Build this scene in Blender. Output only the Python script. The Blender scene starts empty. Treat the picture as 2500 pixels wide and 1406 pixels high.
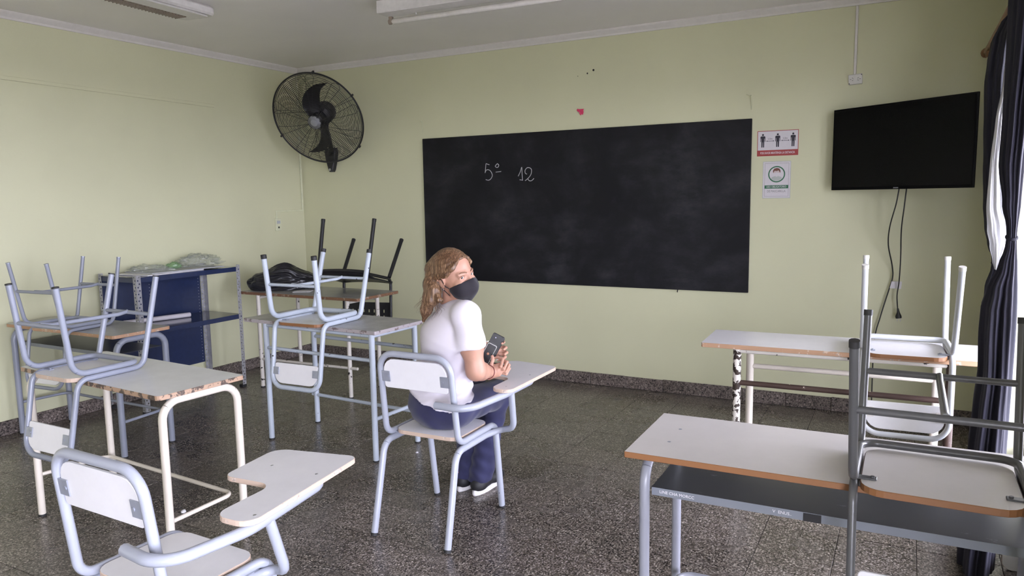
import bpy, math, random
import numpy as np
from mathutils import Vector, Matrix, Euler, noise

random.seed(7)
S = bpy.context.scene
COL = S.collection

# ------------------------------------------------------------------ camera, sky, exposure
cam_d = bpy.data.cameras.new('camera')
cam = bpy.data.objects.new('camera', cam_d)
COL.objects.link(cam)
Rv = Vector((0.88228665, 0.47044346, -0.01591304))
Uv = Vector((-0.04308628, 0.11437757, 0.99250257))
Fv = Vector((-0.46873643, 0.87498613, -0.12118346))
CAM = Vector((5.1881, -5.4303, 1.5))
mw = Matrix((Rv, Uv, -Fv)).transposed().to_4x4()
mw.translation = CAM
cam.matrix_world = mw
cam_d.sensor_fit = 'HORIZONTAL'
cam_d.sensor_width = 36.0
cam_d.lens = 1807.92 / 2500 * 36
cam_d.clip_start = 0.05
S.camera = cam

world = bpy.data.worlds.new('overcast_sky')
S.world = world
world.use_nodes = True
wb = world.node_tree.nodes['Background']
wb.inputs['Color'].default_value = (0.915, 0.925, 1.12, 1)
wb.inputs['Strength'].default_value = 34.0

S.view_settings.view_transform = 'Standard'
S.view_settings.look = 'None'
S.view_settings.gamma = 1.0
S.view_settings.exposure = -0.20
S.view_settings.use_curve_mapping = False
S.cycles.max_bounces = 10
S.cycles.diffuse_bounces = 6
S.cycles.transparent_max_bounces = 12
S.cycles.sample_clamp_indirect = 8.0

XR, YF, ZC = 5.66, -8.0, 2.74          # right wall, rear wall, ceiling
WIN = [(-3.0, -1.05), (-7.6, -4.35)]   # window openings along the right wall (y ranges)
WZ0, WZ1 = 0.16, 2.22


def portal(y0, y1):
    d = bpy.data.lights.new('window_portal', 'AREA')
    d.shape = 'RECTANGLE'
    d.size = WZ1 - WZ0
    d.size_y = y1 - y0
    d.cycles.is_portal = True
    o = bpy.data.objects.new('window_portal', d)
    o.location = (XR + 0.16, (y0 + y1) / 2, (WZ0 + WZ1) / 2)
    o.rotation_euler = (0, math.radians(90), 0)
    COL.objects.link(o)


for w_ in WIN:
    portal(*w_)

# ------------------------------------------------------------------ materials
MATS = {}


def _mat(name):
    m = bpy.data.materials.new(name)
    m.use_nodes = True
    nt = m.node_tree
    b = nt.nodes['Principled BSDF']
    return m, nt, b


def N(nt, t, **kw):
    n = nt.nodes.new(t)
    for k, v in kw.items():
        if k in n.inputs:
            n.inputs[k].default_value = v
        else:
            setattr(n, k, v)
    return n


def L(nt, a, b):
    nt.links.new(a, b)


def ramp(nt, fac, stops, mode='LINEAR'):
    r = nt.nodes.new('ShaderNodeValToRGB')
    r.color_ramp.interpolation = mode
    e = r.color_ramp.elements
    while len(e) < len(stops):
        e.new(0.5)
    for i, (p, c) in enumerate(stops):
        e[i].position = p
        e[i].color = (*c, 1) if len(c) == 3 else c
    L(nt, fac, r.inputs[0])
    return r.outputs[0]


def mixc(nt, fac, a, b, blend='MIX'):
    m = nt.nodes.new('ShaderNodeMix')
    m.data_type = 'RGBA'
    m.blend_type = blend
    for s, v in ((m.inputs[0], fac), (m.inputs[6], a), (m.inputs[7], b)):
        if hasattr(v, 'is_linked'):
            L(nt, v, s)
        elif isinstance(v, (int, float)):
            s.default_value = v
        else:
            s.default_value = (*v, 1)
    return m.outputs[2]


def tc(nt, which='Object', scale=(1, 1, 1)):
    c = nt.nodes.new('ShaderNodeTexCoord')
    mp = nt.nodes.new('ShaderNodeMapping')
    mp.inputs['Scale'].default_value = scale
    L(nt, c.outputs[which], mp.inputs[0])
    return mp.outputs[0]


def wpos(nt, scale=(1, 1, 1)):
    c = nt.nodes.new('ShaderNodeNewGeometry')
    mp = nt.nodes.new('ShaderNodeMapping')
    mp.inputs['Scale'].default_value = scale
    L(nt, c.outputs['Position'], mp.inputs[0])
    return mp.outputs[0]


def bump(nt, b, h, strength=0.2, dist=0.002):
    bm = nt.nodes.new('ShaderNodeBump')
    bm.inputs['Strength'].default_value = strength
    bm.inputs['Distance'].default_value = dist
    L(nt, h, bm.inputs['Height'])
    L(nt, bm.outputs[0], b.inputs['Normal'])


def plain(name, col, rough=0.5, metal=0.0, var=0.06, scale=30, spec=0.5, sheen=0.0, coat=0.0):
    m, nt, b = _mat(name)
    n = N(nt, 'ShaderNodeTexNoise', Scale=scale, Detail=3.0)
    L(nt, tc(nt), n.inputs['Vector'])
    lo = tuple(c * (1 - var) for c in col)
    hi = tuple(min(1, c * (1 + var)) for c in col)
    L(nt, ramp(nt, n.outputs[0], [(0.3, lo), (0.7, hi)]), b.inputs['Base Color'])
    b.inputs['Roughness'].default_value = rough
    b.inputs['Metallic'].default_value = metal
    b.inputs['Specular IOR Level'].default_value = spec
    b.inputs['Sheen Weight'].default_value = sheen
    b.inputs['Coat Weight'].default_value = coat
    MATS[name] = m
    return m


def paint(name, col, chip=(0.03, 0.025, 0.02), amount=0.0, scale=40, rough=0.32, stretch=(1, 1, 1)):
    """enamel over steel, worn through where a noise passes a threshold"""
    m, nt, b = _mat(name)
    n = N(nt, 'ShaderNodeTexNoise', Scale=scale, Detail=4.0, Roughness=0.6)
    L(nt, tc(nt, scale=stretch), n.inputs['Vector'])
    t = 0.80 - amount
    f = ramp(nt, n.outputs[0], [(t, (0, 0, 0)), (t + 0.015, (1, 1, 1))])
    n2 = N(nt, 'ShaderNodeTexNoise', Scale=9.0, Detail=3.0)
    L(nt, tc(nt), n2.inputs['Vector'])
    base = ramp(nt, n2.outputs[0], [(0.3, tuple(c * 0.92 for c in col)), (0.7, col)])
    L(nt, mixc(nt, f, base, chip), b.inputs['Base Color'])
    rr = N(nt, 'ShaderNodeMapRange')
    L(nt, f, rr.inputs[0])
    rr.inputs['To Min'].default_value = rough
    rr.inputs['To Max'].default_value = 0.75
    L(nt, rr.outputs[0], b.inputs['Roughness'])
    b.inputs['Specular IOR Level'].default_value = 0.5
    MATS[name] = m
    return m


def wall_mat(name, col):
    m, nt, b = _mat(name)
    p = wpos(nt)
    n = N(nt, 'ShaderNodeTexNoise', Scale=1.3, Detail=4.0)
    L(nt, p, n.inputs['Vector'])
    c = ramp(nt, n.outputs[0], [(0.3, tuple(x * 0.96 for x in col)), (0.7, tuple(x * 1.03 for x in col))])
    L(nt, c, b.inputs['Base Color'])
    n2 = N(nt, 'ShaderNodeTexNoise', Scale=55.0, Detail=5.0)
    L(nt, p, n2.inputs['Vector'])
    bump(nt, b, n2.outputs[0], 0.25, 0.002)
    b.inputs['Roughness'].default_value = 0.42
    b.inputs['Specular IOR Level'].default_value = 0.45
    MATS[name] = m


def terrazzo(name, base, light, dark, rough, scale=85, grime=0.25):
    m, nt, b = _mat(name)
    p = wpos(nt)
    v = N(nt, 'ShaderNodeTexVoronoi', Scale=scale)
    L(nt, p, v.inputs['Vector'])
    sep = nt.nodes.new('ShaderNodeSeparateColor')
    L(nt, v.outputs['Color'], sep.inputs[0])
    chips = ramp(nt, sep.outputs[0], [(0.0, dark), (0.20, base), (0.42, tuple(x * 0.72 for x in base)), (0.62, tuple(0.5 * (x + y) for x, y in zip(base, light))), (0.82, light), (0.96, tuple(x * 1.25 for x in light))], 'CONSTANT')
    v2 = N(nt, 'ShaderNodeTexVoronoi', Scale=scale * 2.3)
    L(nt, p, v2.inputs['Vector'])
    sep2 = nt.nodes.new('ShaderNodeSeparateColor')
    L(nt, v2.outputs['Color'], sep2.inputs[0])
    fine = ramp(nt, sep2.outputs[1], [(0.0, tuple(x * 0.35 for x in base)), (0.25, base), (0.7, tuple(0.5 * (x + y) for x, y in zip(base, light)))], 'CONSTANT')
    edge = ramp(nt, v.outputs['Distance'], [(0.30, (0, 0, 0)), (0.42, (1, 1, 1))])
    c = mixc(nt, edge, chips, fine)
    oi = nt.nodes.new('ShaderNodeObjectInfo')
    tint = ramp(nt, oi.outputs['Random'], [(0.0, (0.84, 0.82, 0.78)), (0.5, (0.97, 0.96, 0.95)), (1.0, (1.08, 1.05, 1.02))])
    c = mixc(nt, 1.0, c, tint, 'MULTIPLY')
    g = N(nt, 'ShaderNodeTexNoise', Scale=2.2, Detail=4.0)
    L(nt, p, g.inputs['Vector'])
    gr = ramp(nt, g.outputs[0], [(0.35, (1 - grime, 1 - grime * 1.05, 1 - grime * 1.15)), (0.65, (1, 1, 1))])
    c = mixc(nt, 1.0, c, gr, 'MULTIPLY')
    L(nt, c, b.inputs['Base Color'])
    rr = N(nt, 'ShaderNodeMapRange')
    L(nt, g.outputs[0], rr.inputs[0])
    rr.inputs['To Min'].default_value = rough - 0.06
    rr.inputs['To Max'].default_value = rough + 0.10
    L(nt, rr.outputs[0], b.inputs['Roughness'])
    b.inputs['Specular IOR Level'].default_value = 0.5
    MATS[name] = m


def edge_mat(name, col, worn, amount):
    m, nt, b = _mat(name)
    n = N(nt, 'ShaderNodeTexNoise', Scale=28.0, Detail=5.0, Roughness=0.65)
    L(nt, tc(nt), n.inputs['Vector'])
    f = ramp(nt, n.outputs[0], [(0.72 - amount, (0, 0, 0)), (0.76 - amount, (1, 1, 1))])
    n2 = N(nt, 'ShaderNodeTexNoise', Scale=140.0, Detail=2.0)
    L(nt, tc(nt), n2.inputs['Vector'])
    w = ramp(nt, n2.outputs[0], [(0.4, tuple(x * 0.55 for x in worn)), (0.6, worn)])
    L(nt, mixc(nt, f, col, w), b.inputs['Base Color'])
    b.inputs['Roughness'].default_value = 0.5
    MATS[name] = m


def laminate(name, col, dirt=0.05, rough=0.3):
    m, nt, b = _mat(name)
    n = N(nt, 'ShaderNodeTexNoise', Scale=6.0, Detail=6.0, Roughness=0.7)
    L(nt, tc(nt), n.inputs['Vector'])
    L(nt, ramp(nt, n.outputs[0], [(0.35, tuple(c * (1 - dirt) for c in col)), (0.6, col)]), b.inputs['Base Color'])
    b.inputs['Roughness'].default_value = rough
    MATS[name] = m


wall_mat('wall_paint', (0.585, 0.583, 0.395))
wall_mat('ceiling_paint', (0.80, 0.775, 0.755))
plain('yard_ground', (0.30, 0.29, 0.27), 0.9)
plain('cove_plaster', (0.66, 0.63, 0.60), 0.6, var=0.03)
terrazzo('floor_terrazzo', (0.120, 0.102, 0.091), (0.47, 0.43, 0.40), (0.012, 0.010, 0.010), 0.26)
terrazzo('baseboard_terrazzo', (0.15, 0.125, 0.115), (0.32, 0.28, 0.26), (0.012, 0.010, 0.010), 0.35, scale=60)
plain('grout', (0.035, 0.030, 0.026), 0.8)
laminate('white_laminate', (0.78, 0.77, 0.79))
laminate('desk_laminate', (0.67, 0.64, 0.63))
laminate('grey_laminate', (0.74, 0.75, 0.77), 0.08)
laminate('scuffed_laminate', (0.46, 0.46, 0.46), 0.35, 0.38)
laminate('dull_laminate', (0.40, 0.40, 0.39), 0.2, 0.28)
edge_mat('tan_edge', (0.42, 0.25, 0.15), (0.60, 0.46, 0.36), 0.16)
edge_mat('orange_edge', (0.24, 0.105, 0.040), (0.45, 0.32, 0.22), 0.0)
edge_mat('pale_edge', (0.55, 0.42, 0.33), (0.66, 0.54, 0.46), 0.15)
edge_mat('broken_edge', (0.42, 0.28, 0.19), (0.12, 0.085, 0.065), 0.22)
edge_mat('chipped_brown_edge', (0.20, 0.10, 0.055), (0.42, 0.33, 0.26), 0.14)
edge_mat('mauve_edge', (0.40, 0.36, 0.37), (0.22, 0.17, 0.16), 0.17)
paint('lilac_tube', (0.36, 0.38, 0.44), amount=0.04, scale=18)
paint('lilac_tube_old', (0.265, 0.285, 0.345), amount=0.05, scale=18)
paint('pale_blue_tube', (0.47, 0.52, 0.59), amount=0.13, scale=22)
paint('white_tube', (0.56, 0.58, 0.60), amount=0.05, scale=18)
paint('grey_tube', (0.095, 0.095, 0.097), chip=(0.35, 0.2, 0.15), amount=0.03, scale=16, rough=0.3)
paint('desk_grey_tube', (0.245, 0.25, 0.285), amount=0.03, scale=16)
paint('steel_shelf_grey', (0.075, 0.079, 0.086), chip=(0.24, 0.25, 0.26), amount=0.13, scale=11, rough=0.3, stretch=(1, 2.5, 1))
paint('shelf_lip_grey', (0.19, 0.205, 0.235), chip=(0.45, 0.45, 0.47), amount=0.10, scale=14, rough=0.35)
paint('cream_tube', (0.70, 0.64, 0.555), chip=(0.22, 0.15, 0.11), amount=0.07, scale=20)
paint('cream_chipped', (0.66, 0.62, 0.56), chip=(0.02, 0.016, 0.014), amount=0.17, scale=26, rough=0.4)
paint('rust_chipped', (0.72, 0.68, 0.62), chip=(0.035, 0.022, 0.016), amount=0.31, scale=34, rough=0.45)
paint('rust_bar', (0.055, 0.030, 0.022), chip=(0.55, 0.48, 0.40), amount=0.14, scale=30, rough=0.5)
plain('rubber_black', (0.02, 0.02, 0.02), 0.6)
plain('bracket_grey', (0.33, 0.35, 0.41), 0.35, 0.3)
plain('screw_steel', (0.5, 0.5, 0.52), 0.3, 0.9)
plain('slotted_steel', (0.36, 0.36, 0.38), 0.42, 0.35, var=0.15)
plain('shelf_navy', (0.016, 0.026, 0.075), 0.28, var=0.12, coat=0.2)
plain('shelf_navy_top', (0.028, 0.036, 0.07), 0.16, var=0.12, coat=0.3)
plain('black_plastic', (0.012, 0.012, 0.014), 0.42)
plain('black_metal', (0.014, 0.014, 0.015), 0.4)
plain('fan_black', (0.016, 0.016, 0.018), 0.5)
plain('hub_grey', (0.24, 0.245, 0.26), 0.6)
plain('tv_bezel', (0.003, 0.003, 0.0035), 0.5, spec=0.1)
plain('tv_screen', (0.0025, 0.0025, 0.003), 0.2, spec=0.1)
plain('white_plastic', (0.62, 0.61, 0.58), 0.4)
plain('conduit_paint', (0.60, 0.61, 0.43), 0.5)
plain('dark_hole', (0.006, 0.006, 0.006), 0.9)
plain('pink_paper', (0.60, 0.045, 0.12), 0.7)
plain('paper_white', (0.68, 0.67, 0.70), 0.6, var=0.02)
plain('paper_grey', (0.40, 0.41, 0.43), 0.6)
plain('sign_red', (0.33, 0.045, 0.045), 0.45)
plain('sign_white', (0.60, 0.57, 0.60), 0.4, var=0.02)
plain('sign_ink', (0.02, 0.018, 0.03), 0.5)
plain('sign_green', (0.02, 0.13, 0.06), 0.45)
plain('sign_pale', (0.42, 0.45, 0.43), 0.5)
plain('sign_brown', (0.16, 0.06, 0.04), 0.5)
plain('sign_skin', (0.55, 0.45, 0.44), 0.5)
plain('chalk', (0.45, 0.45, 0.46), 0.95)
plain('wood_rod', (0.24, 0.12, 0.06), 0.45, var=0.2)
plain('lining_white', (0.66, 0.66, 0.69), 0.8, var=0.04)
plain('frame_white', (0.70, 0.70, 0.69), 0.4)
plain('lamp_white', (0.66, 0.64, 0.62), 0.4)
plain('louver_brown', (0.27, 0.225, 0.18), 0.6)
plain('lamp_tube', (0.72, 0.69, 0.66), 0.25)
plain('skin', (0.45, 0.245, 0.172), 0.5, var=0.07, scale=25)
plain('ear_pink', (0.60, 0.32, 0.26), 0.5)
plain('mask_black', (0.010, 0.008, 0.013), 0.85, sheen=0.1)
plain('eye_white', (0.75, 0.72, 0.72), 0.12)
plain('iris', (0.03, 0.018, 0.012), 0.25)
plain('brow_brown', (0.20, 0.105, 0.06), 0.8)
plain('trousers_navy', (0.017, 0.018, 0.062), 0.85, var=0.25, scale=9, sheen=0.15)
plain('shoe_black', (0.012, 0.012, 0.014), 0.6)
plain('sole_white', (0.70, 0.68, 0.68), 0.5)
plain('pink_lining', (0.70, 0.25, 0.24), 0.7)
plain('nail_white', (0.82, 0.78, 0.77), 0.25)
plain('phone_black', (0.012, 0.012, 0.013), 0.25)
plain('phone_frame', (0.40, 0.39, 0.37), 0.3, 0.5)
plain('phone_copper', (0.30, 0.14, 0.08), 0.35, 0.6)
plain('thread_red', (0.12, 0.01, 0.015), 0.6)
plain('tag_white', (0.66, 0.64, 0.66), 0.55)

# curtain cloth
m, nt, b = _mat('curtain_navy')
n = N(nt, 'ShaderNodeTexNoise', Scale=60.0, Detail=3.0)
L(nt, tc(nt, scale=(1, 1, 0.15)), n.inputs['Vector'])
L(nt, ramp(nt, n.outputs[0], [(0.3, (0.010, 0.010, 0.017)), (0.7, (0.016, 0.015, 0.026))]), b.inputs['Base Color'])
b.inputs['Roughness'].default_value = 0.75
b.inputs['Specular IOR Level'].default_value = 0.25
MATS['curtain_navy'] = m

# shirt: fine knit
m, nt, b = _mat('shirt_white')
n = N(nt, 'ShaderNodeTexNoise', Scale=260.0, Detail=2.0)
L(nt, tc(nt), n.inputs['Vector'])
bump(nt, b, n.outputs[0], 0.08, 0.001)
b.inputs['Base Color'].default_value = (0.70, 0.66, 0.72, 1)
b.inputs['Roughness'].default_value = 0.85
MATS['shirt_white'] = m

# hair: strands along the height
m, nt, b = _mat('hair_blonde')
n = N(nt, 'ShaderNodeTexNoise', Scale=120.0, Detail=4.0, Roughness=0.6)
L(nt, tc(nt, scale=(1.6, 1.6, 0.12)), n.inputs['Vector'])
n2 = N(nt, 'ShaderNodeTexNoise', Scale=9.0, Detail=2.0)
L(nt, tc(nt), n2.inputs['Vector'])
c1 = ramp(nt, n.outputs[0], [(0.32, (0.055, 0.027, 0.013)), (0.52, (0.19, 0.105, 0.055)), (0.72, (0.46, 0.31, 0.185))])
c2 = ramp(nt, n2.outputs[0], [(0.35, (0.62, 0.55, 0.50)), (0.65, (1.0, 1.0, 1.0))])
L(nt, mixc(nt, 1.0, c1, c2, 'MULTIPLY'), b.inputs['Base Color'])
bump(nt, b, n.outputs[0], 0.5, 0.003)
b.inputs['Roughness'].default_value = 0.42
MATS['hair_blonde'] = m

# blackboard with wiped chalk
m, nt, b = _mat('blackboard_slate')
p = tc(nt)
n = N(nt, 'ShaderNodeTexNoise', Scale=1.7, Detail=5.0, Roughness=0.62, Distortion=0.6)
L(nt, p, n.inputs['Vector'])
n2 = N(nt, 'ShaderNodeTexNoise', Scale=7.0, Detail=5.0, Roughness=0.7)
mp = N(nt, 'ShaderNodeMapping')
mp.inputs['Rotation'].default_value = (0, 0.35, 0)
mp.inputs['Scale'].default_value = (0.55, 1, 1.1)
L(nt, p, mp.inputs[0])
L(nt, mp.outputs[0], n2.inputs['Vector'])
f1 = ramp(nt, n.outputs[0], [(0.42, (0, 0, 0)), (0.72, (1, 1, 1))])
f2 = ramp(nt, n2.outputs[0], [(0.40, (0.15, 0.15, 0.15)), (0.72, (1, 1, 1))])
f = mixc(nt, 1.0, f1, f2, 'MULTIPLY')
L(nt, mixc(nt, f, (0.0065, 0.0065, 0.0085), (0.042, 0.042, 0.048)), b.inputs['Base Color'])
b.inputs['Roughness'].default_value = 0.62
b.inputs['Specular IOR Level'].default_value = 0.25
MATS['blackboard_slate'] = m

# clear pane and clear plastic: see-through with a faint gloss
def clear(name, gloss, tint=(1, 1, 1), dif=0.0, difcol=(0.7, 0.72, 0.7)):
    m = bpy.data.materials.new(name)
    m.use_nodes = True
    nt = m.node_tree
    nt.nodes.clear()
    o = nt.nodes.new('ShaderNodeOutputMaterial')
    t = N(nt, 'ShaderNodeBsdfTransparent')
    t.inputs[0].default_value = (*tint, 1)
    g = N(nt, 'ShaderNodeBsdfGlossy')
    g.inputs['Roughness'].default_value = 0.08 if dif == 0 else 0.22
    mx = nt.nodes.new('ShaderNodeMixShader')
    mx.inputs[0].default_value = gloss
    L(nt, t.outputs[0], mx.inputs[1])
    L(nt, g.outputs[0], mx.inputs[2])
    last = mx.outputs[0]
    if dif:
        d = N(nt, 'ShaderNodeBsdfDiffuse')
        d.inputs[0].default_value = (*difcol, 1)
        m2 = nt.nodes.new('ShaderNodeMixShader')
        m2.inputs[0].default_value = dif
        L(nt, last, m2.inputs[1])
        L(nt, d.outputs[0], m2.inputs[2])
        last = m2.outputs[0]
    L(nt, last, o.inputs[0])
    MATS[name] = m


clear('glass', 0.05)
clear('clear_plastic', 0.10, (0.96, 0.97, 0.96), 0.13, (0.55, 0.57, 0.56))
clear('green_plastic', 0.12, (0.8, 0.95, 0.8), 0.22, (0.35, 0.55, 0.30))


# ------------------------------------------------------------------ mesh helpers
class MB:
    """collects vertices and faces, then links them as one mesh object"""

    def __init__(self):
        self.v, self.f, self.m, self.s = [], [], [], []

    def add(self, verts, faces, mat=0, smooth=False, M=None):
        o = len(self.v)
        for p in verts:
            p = Vector(p)
            self.v.append(tuple(M @ p if M else p))
        for fc in faces:
            self.f.append([i + o for i in fc])
            self.m.append(mat)
            self.s.append(smooth)

    def box(self, lo, hi, mat=0, M=None, c=0.0):
        x0, y0, z0 = lo
        x1, y1, z1 = hi
        if c <= 0:
            v = [(x0, y0, z0), (x1, y0, z0), (x1, y1, z0), (x0, y1, z0), (x0, y0, z1), (x1, y0, z1), (x1, y1, z1), (x0, y1, z1)]
            f = [(3, 2, 1, 0), (4, 5, 6, 7), (0, 1, 5, 4), (1, 2, 6, 5), (2, 3, 7, 6), (3, 0, 4, 7)]
            self.add(v, f, mat, False, M)
            return
        v, idx = [], {}
        for sx, X in ((0, (x0, x1)[0]), (1, x1)):
            for sy, Y in ((0, y0), (1, y1)):
                for sz, Z in ((0, z0), (1, z1)):
                    dx, dy, dz = (c if sx == 0 else -c), (c if sy == 0 else -c), (c if sz == 0 else -c)
                    for ax, p in (('x', (X, Y + dy, Z + dz)), ('y', (X + dx, Y, Z + dz)), ('z', (X + dx, Y + dy, Z))):
                        idx[(sx, sy, sz, ax)] = len(v)
                        v.append(p)
        g = lambda a, b_, c_, ax: idx[(a, b_, c_, ax)]
        f = []
        for s in (0, 1):
            q = [(0, 0), (1, 0), (1, 1), (0, 1)]
            f.append([g(s, a, b_, 'x') for a, b_ in (q if s else q[::-1])])
            f.append([g(a, s, b_, 'y') for a, b_ in (q[::-1] if s else q)])
            f.append([g(a, b_, s, 'z') for a, b_ in (q if s else q[::-1])])
        for a in (0, 1):
            for b_ in (0, 1):
                f.append([g(0, a, b_, 'y'), g(1, a, b_, 'y'), g(1, a, b_, 'z'), g(0, a, b_, 'z')])
                f.append([g(a, 0, b_, 'x'), g(a, 1, b_, 'x'), g(a, 1, b_, 'z'), g(a, 0, b_, 'z')])
                f.append([g(a, b_, 0, 'x'), g(a, b_, 1, 'x'), g(a, b_, 1, 'y'), g(a, b_, 0, 'y')])
                for c_ in (0, 1):
                    f.append([g(a, b_, c_, 'x'), g(a, b_, c_, 'y'), g(a, b_, c_, 'z')])
        self.add(v, f, mat, False, M)

    def sweep(self, pts, r, mat=0, closed=False, seg=10, cap=True, M=None, flat=1.0):
        pts = [Vector(p) for p in pts]
        n = len(pts)
        rs = r if isinstance(r, (list, tuple)) else [r] * n
        tang = []
        for i in range(n):
            a = pts[i - 1] if (closed or i > 0) else pts[0]
            c = pts[(i + 1) % n] if (closed or i < n - 1) else pts[-1]
            t = (c - a)
            tang.append(t.normalized() if t.length > 1e-9 else Vector((0, 0, 1)))
        up = Vector((0, 0, 1)) if abs(tang[0].z) < 0.9 else Vector((0, 1, 0))
        nrm = (up - tang[0] * up.dot(tang[0])).normalized()
        V, F_ = [], []
        for i in range(n):
            if i:
                q = tang[i - 1].rotation_difference(tang[i])
                nrm = q @ nrm
                nrm = (nrm - tang[i] * nrm.dot(tang[i])).normalized()
            bi = tang[i].cross(nrm)
            for k in range(seg):
                a = 2 * math.pi * k / seg
                V.append(pts[i] + nrm * (math.cos(a) * rs[i] * flat) + bi * (math.sin(a) * rs[i]))
        m_ = n if closed else n - 1
        for i in range(m_):
            j = (i + 1) % n
            for k in range(seg):
                k2 = (k + 1) % seg
                F_.append((i * seg + k, i * seg + k2, j * seg + k2, j * seg + k))
        self.add(V, F_, mat, True, M)
        if cap and not closed:
            self.add(V[:seg], [tuple(range(seg))[::-1]], mat, False, M)
            self.add(V[-seg:], [tuple(range(seg))], mat, False, M)

    def slab(self, outline, z0, z1, top=0, side=1, M=None, c=0.0015):
        """flat board from a 2-D outline (counter-clockwise) with eased edges"""
        n = len(outline)
        P = [Vector((x, y)) for x, y in outline]
        off = []
        for i in range(n):
            a, b_, d = P[i - 1], P[i], P[(i + 1) % n]
            e1, e2 = (b_ - a), (d - b_)
            n1 = Vector((-e1.y, e1.x)).normalized() if e1.length > 1e-9 else Vector((0, 0))
            n2 = Vector((-e2.y, e2.x)).normalized() if e2.length > 1e-9 else n1
            h = (n1 + n2)
            h = h.normalized() if h.length > 1e-6 else n1
            off.append(b_ + h * c)
        r = [[(p.x, p.y, z0) for p in off], [(p.x, p.y, z0 + c) for p in P], [(p.x, p.y, z1 - c) for p in P], [(p.x, p.y, z1) for p in off]]
        V = [p for ring in r for p in ring]
        side_f = []
        for k in range(3):
            for i in range(n):
                j = (i + 1) % n
                side_f.append((k * n + i, k * n + j, (k + 1) * n + j, (k + 1) * n + i))
        o = len(self.v)
        self.add(V, side_f, side, False, M)
        self.add(r[0], [tuple(range(n))[::-1]], top, False, M)
        self.add(r[3], [tuple(range(n))], top, False, M)

    def lathe(self, prof, seg=24, mat=0, M=None, smooth=True):
        V, F_ = [], []
        for r_, z_ in prof:
            for k in range(seg):
                a = 2 * math.pi * k / seg
                V.append((r_ * math.cos(a), r_ * math.sin(a), z_))
        for i in range(len(prof) - 1):
            for k in range(seg):
                k2 = (k + 1) % seg
                F_.append((i * seg + k, i * seg + k2, (i + 1) * seg + k2, (i + 1) * seg + k))
        self.add(V, F_, mat, smooth, M)

    def disc(self, c, r_, axis, mat=0, seg=12, th=0.002, M=None):
        a = Vector(axis).normalized()
        c = Vector(c)
        self.sweep([c, c + a * th], r_, mat, seg=seg, M=M)

    def build(self, name, mats, parent=None, loc=None):
        me = bpy.data.meshes.new(name)
        me.from_pydata(self.v, [], self.f)
        for mname in (mats if isinstance(mats, (list, tuple)) else [mats]):
            me.materials.append(MATS[mname])
        me.polygons.foreach_set('material_index', self.m)
        me.polygons.foreach_set('use_smooth', self.s)
        me.update()
        o = bpy.data.objects.new(name, me)
        COL.objects.link(o)
        if parent:
            o.parent = parent
        if loc:
            o.location = loc
        return o


def tag(o, label=None, cat=None, group=None, kind=None):
    if label:
        o['label'] = label
    if cat:
        o['category'] = cat
    if group:
        o['group'] = group
    if kind:
        o['kind'] = kind
    return o


def thing(name, label, cat, loc=(0, 0, 0), rz=0.0, group=None):
    o = bpy.data.objects.new(name, None)
    o.empty_display_size = 0.1
    COL.objects.link(o)
    o.location = loc
    o.rotation_euler = (0, 0, rz)
    return tag(o, label, cat, group)


def fillet(pts, rad, n=7, closed=False):
    """polyline with rounded corners; returns points and, per corner, the index of its middle point"""
    P = [Vector(p) for p in pts]
    out, mids = [], []
    N_ = len(P)
    rads = rad if isinstance(rad, (list, tuple)) else [rad] * N_
    for i in range(N_):
        if not closed and i in (0, N_ - 1):
            out.append(P[i])
            continue
        a, b_, c = P[i - 1], P[i], P[(i + 1) % N_]
        u, v = (a - b_), (c - b_)
        lu, lv = u.length, v.length
        u.normalize()
        v.normalize()
        ang = u.angle(v)
        if rads[i] <= 0 or ang > math.pi - 1e-3:
            out.append(b_)
            mids.append(len(out) - 1)
            continue
        d = min(rads[i] / math.tan(ang / 2), 0.49 * lu, 0.49 * lv)
        r_ = d * math.tan(ang / 2)
        cen = b_ + (u + v).normalized() * (r_ / math.sin(ang / 2))
        p0, p1 = b_ + u * d, b_ + v * d
        w0, w1 = p0 - cen, p1 - cen
        for k in range(n):
            t = k / (n - 1)
            q = w0.normalized().slerp(w1.normalized(), t) if w0.angle(w1) > 1e-4 else w0.normalized()
            out.append(cen + q * r_)
            if k == n // 2:
                mids.append(len(out) - 1)
    return out, mids


def rrect(x0, y0, x1, y1, r, n=5):
    rs = r if isinstance(r, (list, tuple)) else [r] * 4
    return round_poly([(x0, y0), (x1, y0), (x1, y1), (x0, y1)], rs, n)


def round_poly(pts, rs, n=5):
    out, _ = fillet([(x, y, 0) for x, y in pts], rs, n, closed=True)
    return [(p.x, p.y) for p in out]


# ------------------------------------------------------------------ room shell
def struct(name, mb, mats, parent=None):
    o = mb.build(name, mats, parent)
    o['kind'] = 'structure'
    return o


mb = MB()
mb.box((-0.2, YF - 0.2, -0.2), (XR + 0.3, 0.2, -0.004))
floor = struct('floor', mb, 'grout')

T, TX0, TY0 = 0.3018, 2.8624, -0.8196
tiles = []
i0, i1 = int(-TX0 / T) - 1, int((XR - TX0) / T) + 1
j0, j1 = -3, int((TY0 - YF) / T) + 1
for i in range(i0, i1 + 1):
    for j in range(j0, j1 + 1):
        xa, xb = TX0 + i * T, TX0 + (i + 1) * T
        yb, ya = TY0 - j * T, TY0 - (j + 1) * T
        xa, xb, ya, yb = max(xa, 0.0), min(xb, XR), max(ya, YF), min(yb, 0.0)
        if xb - xa < 0.02 or yb - ya < 0.02:
            continue
        c = Vector(((xa + xb) / 2, (ya + yb) / 2, 0)) - CAM
        dz = c.dot(Fv)
        if dz > 0.3:
            px = abs(c.dot(Rv) / dz)
            py = c.dot(Uv) / dz
            vis = px < 0.78 and py > -0.50
        else:
            vis = False
        tiles.append((not vis, c.length, xa, xb, ya, yb))
tiles.sort()
rest = MB()
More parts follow.
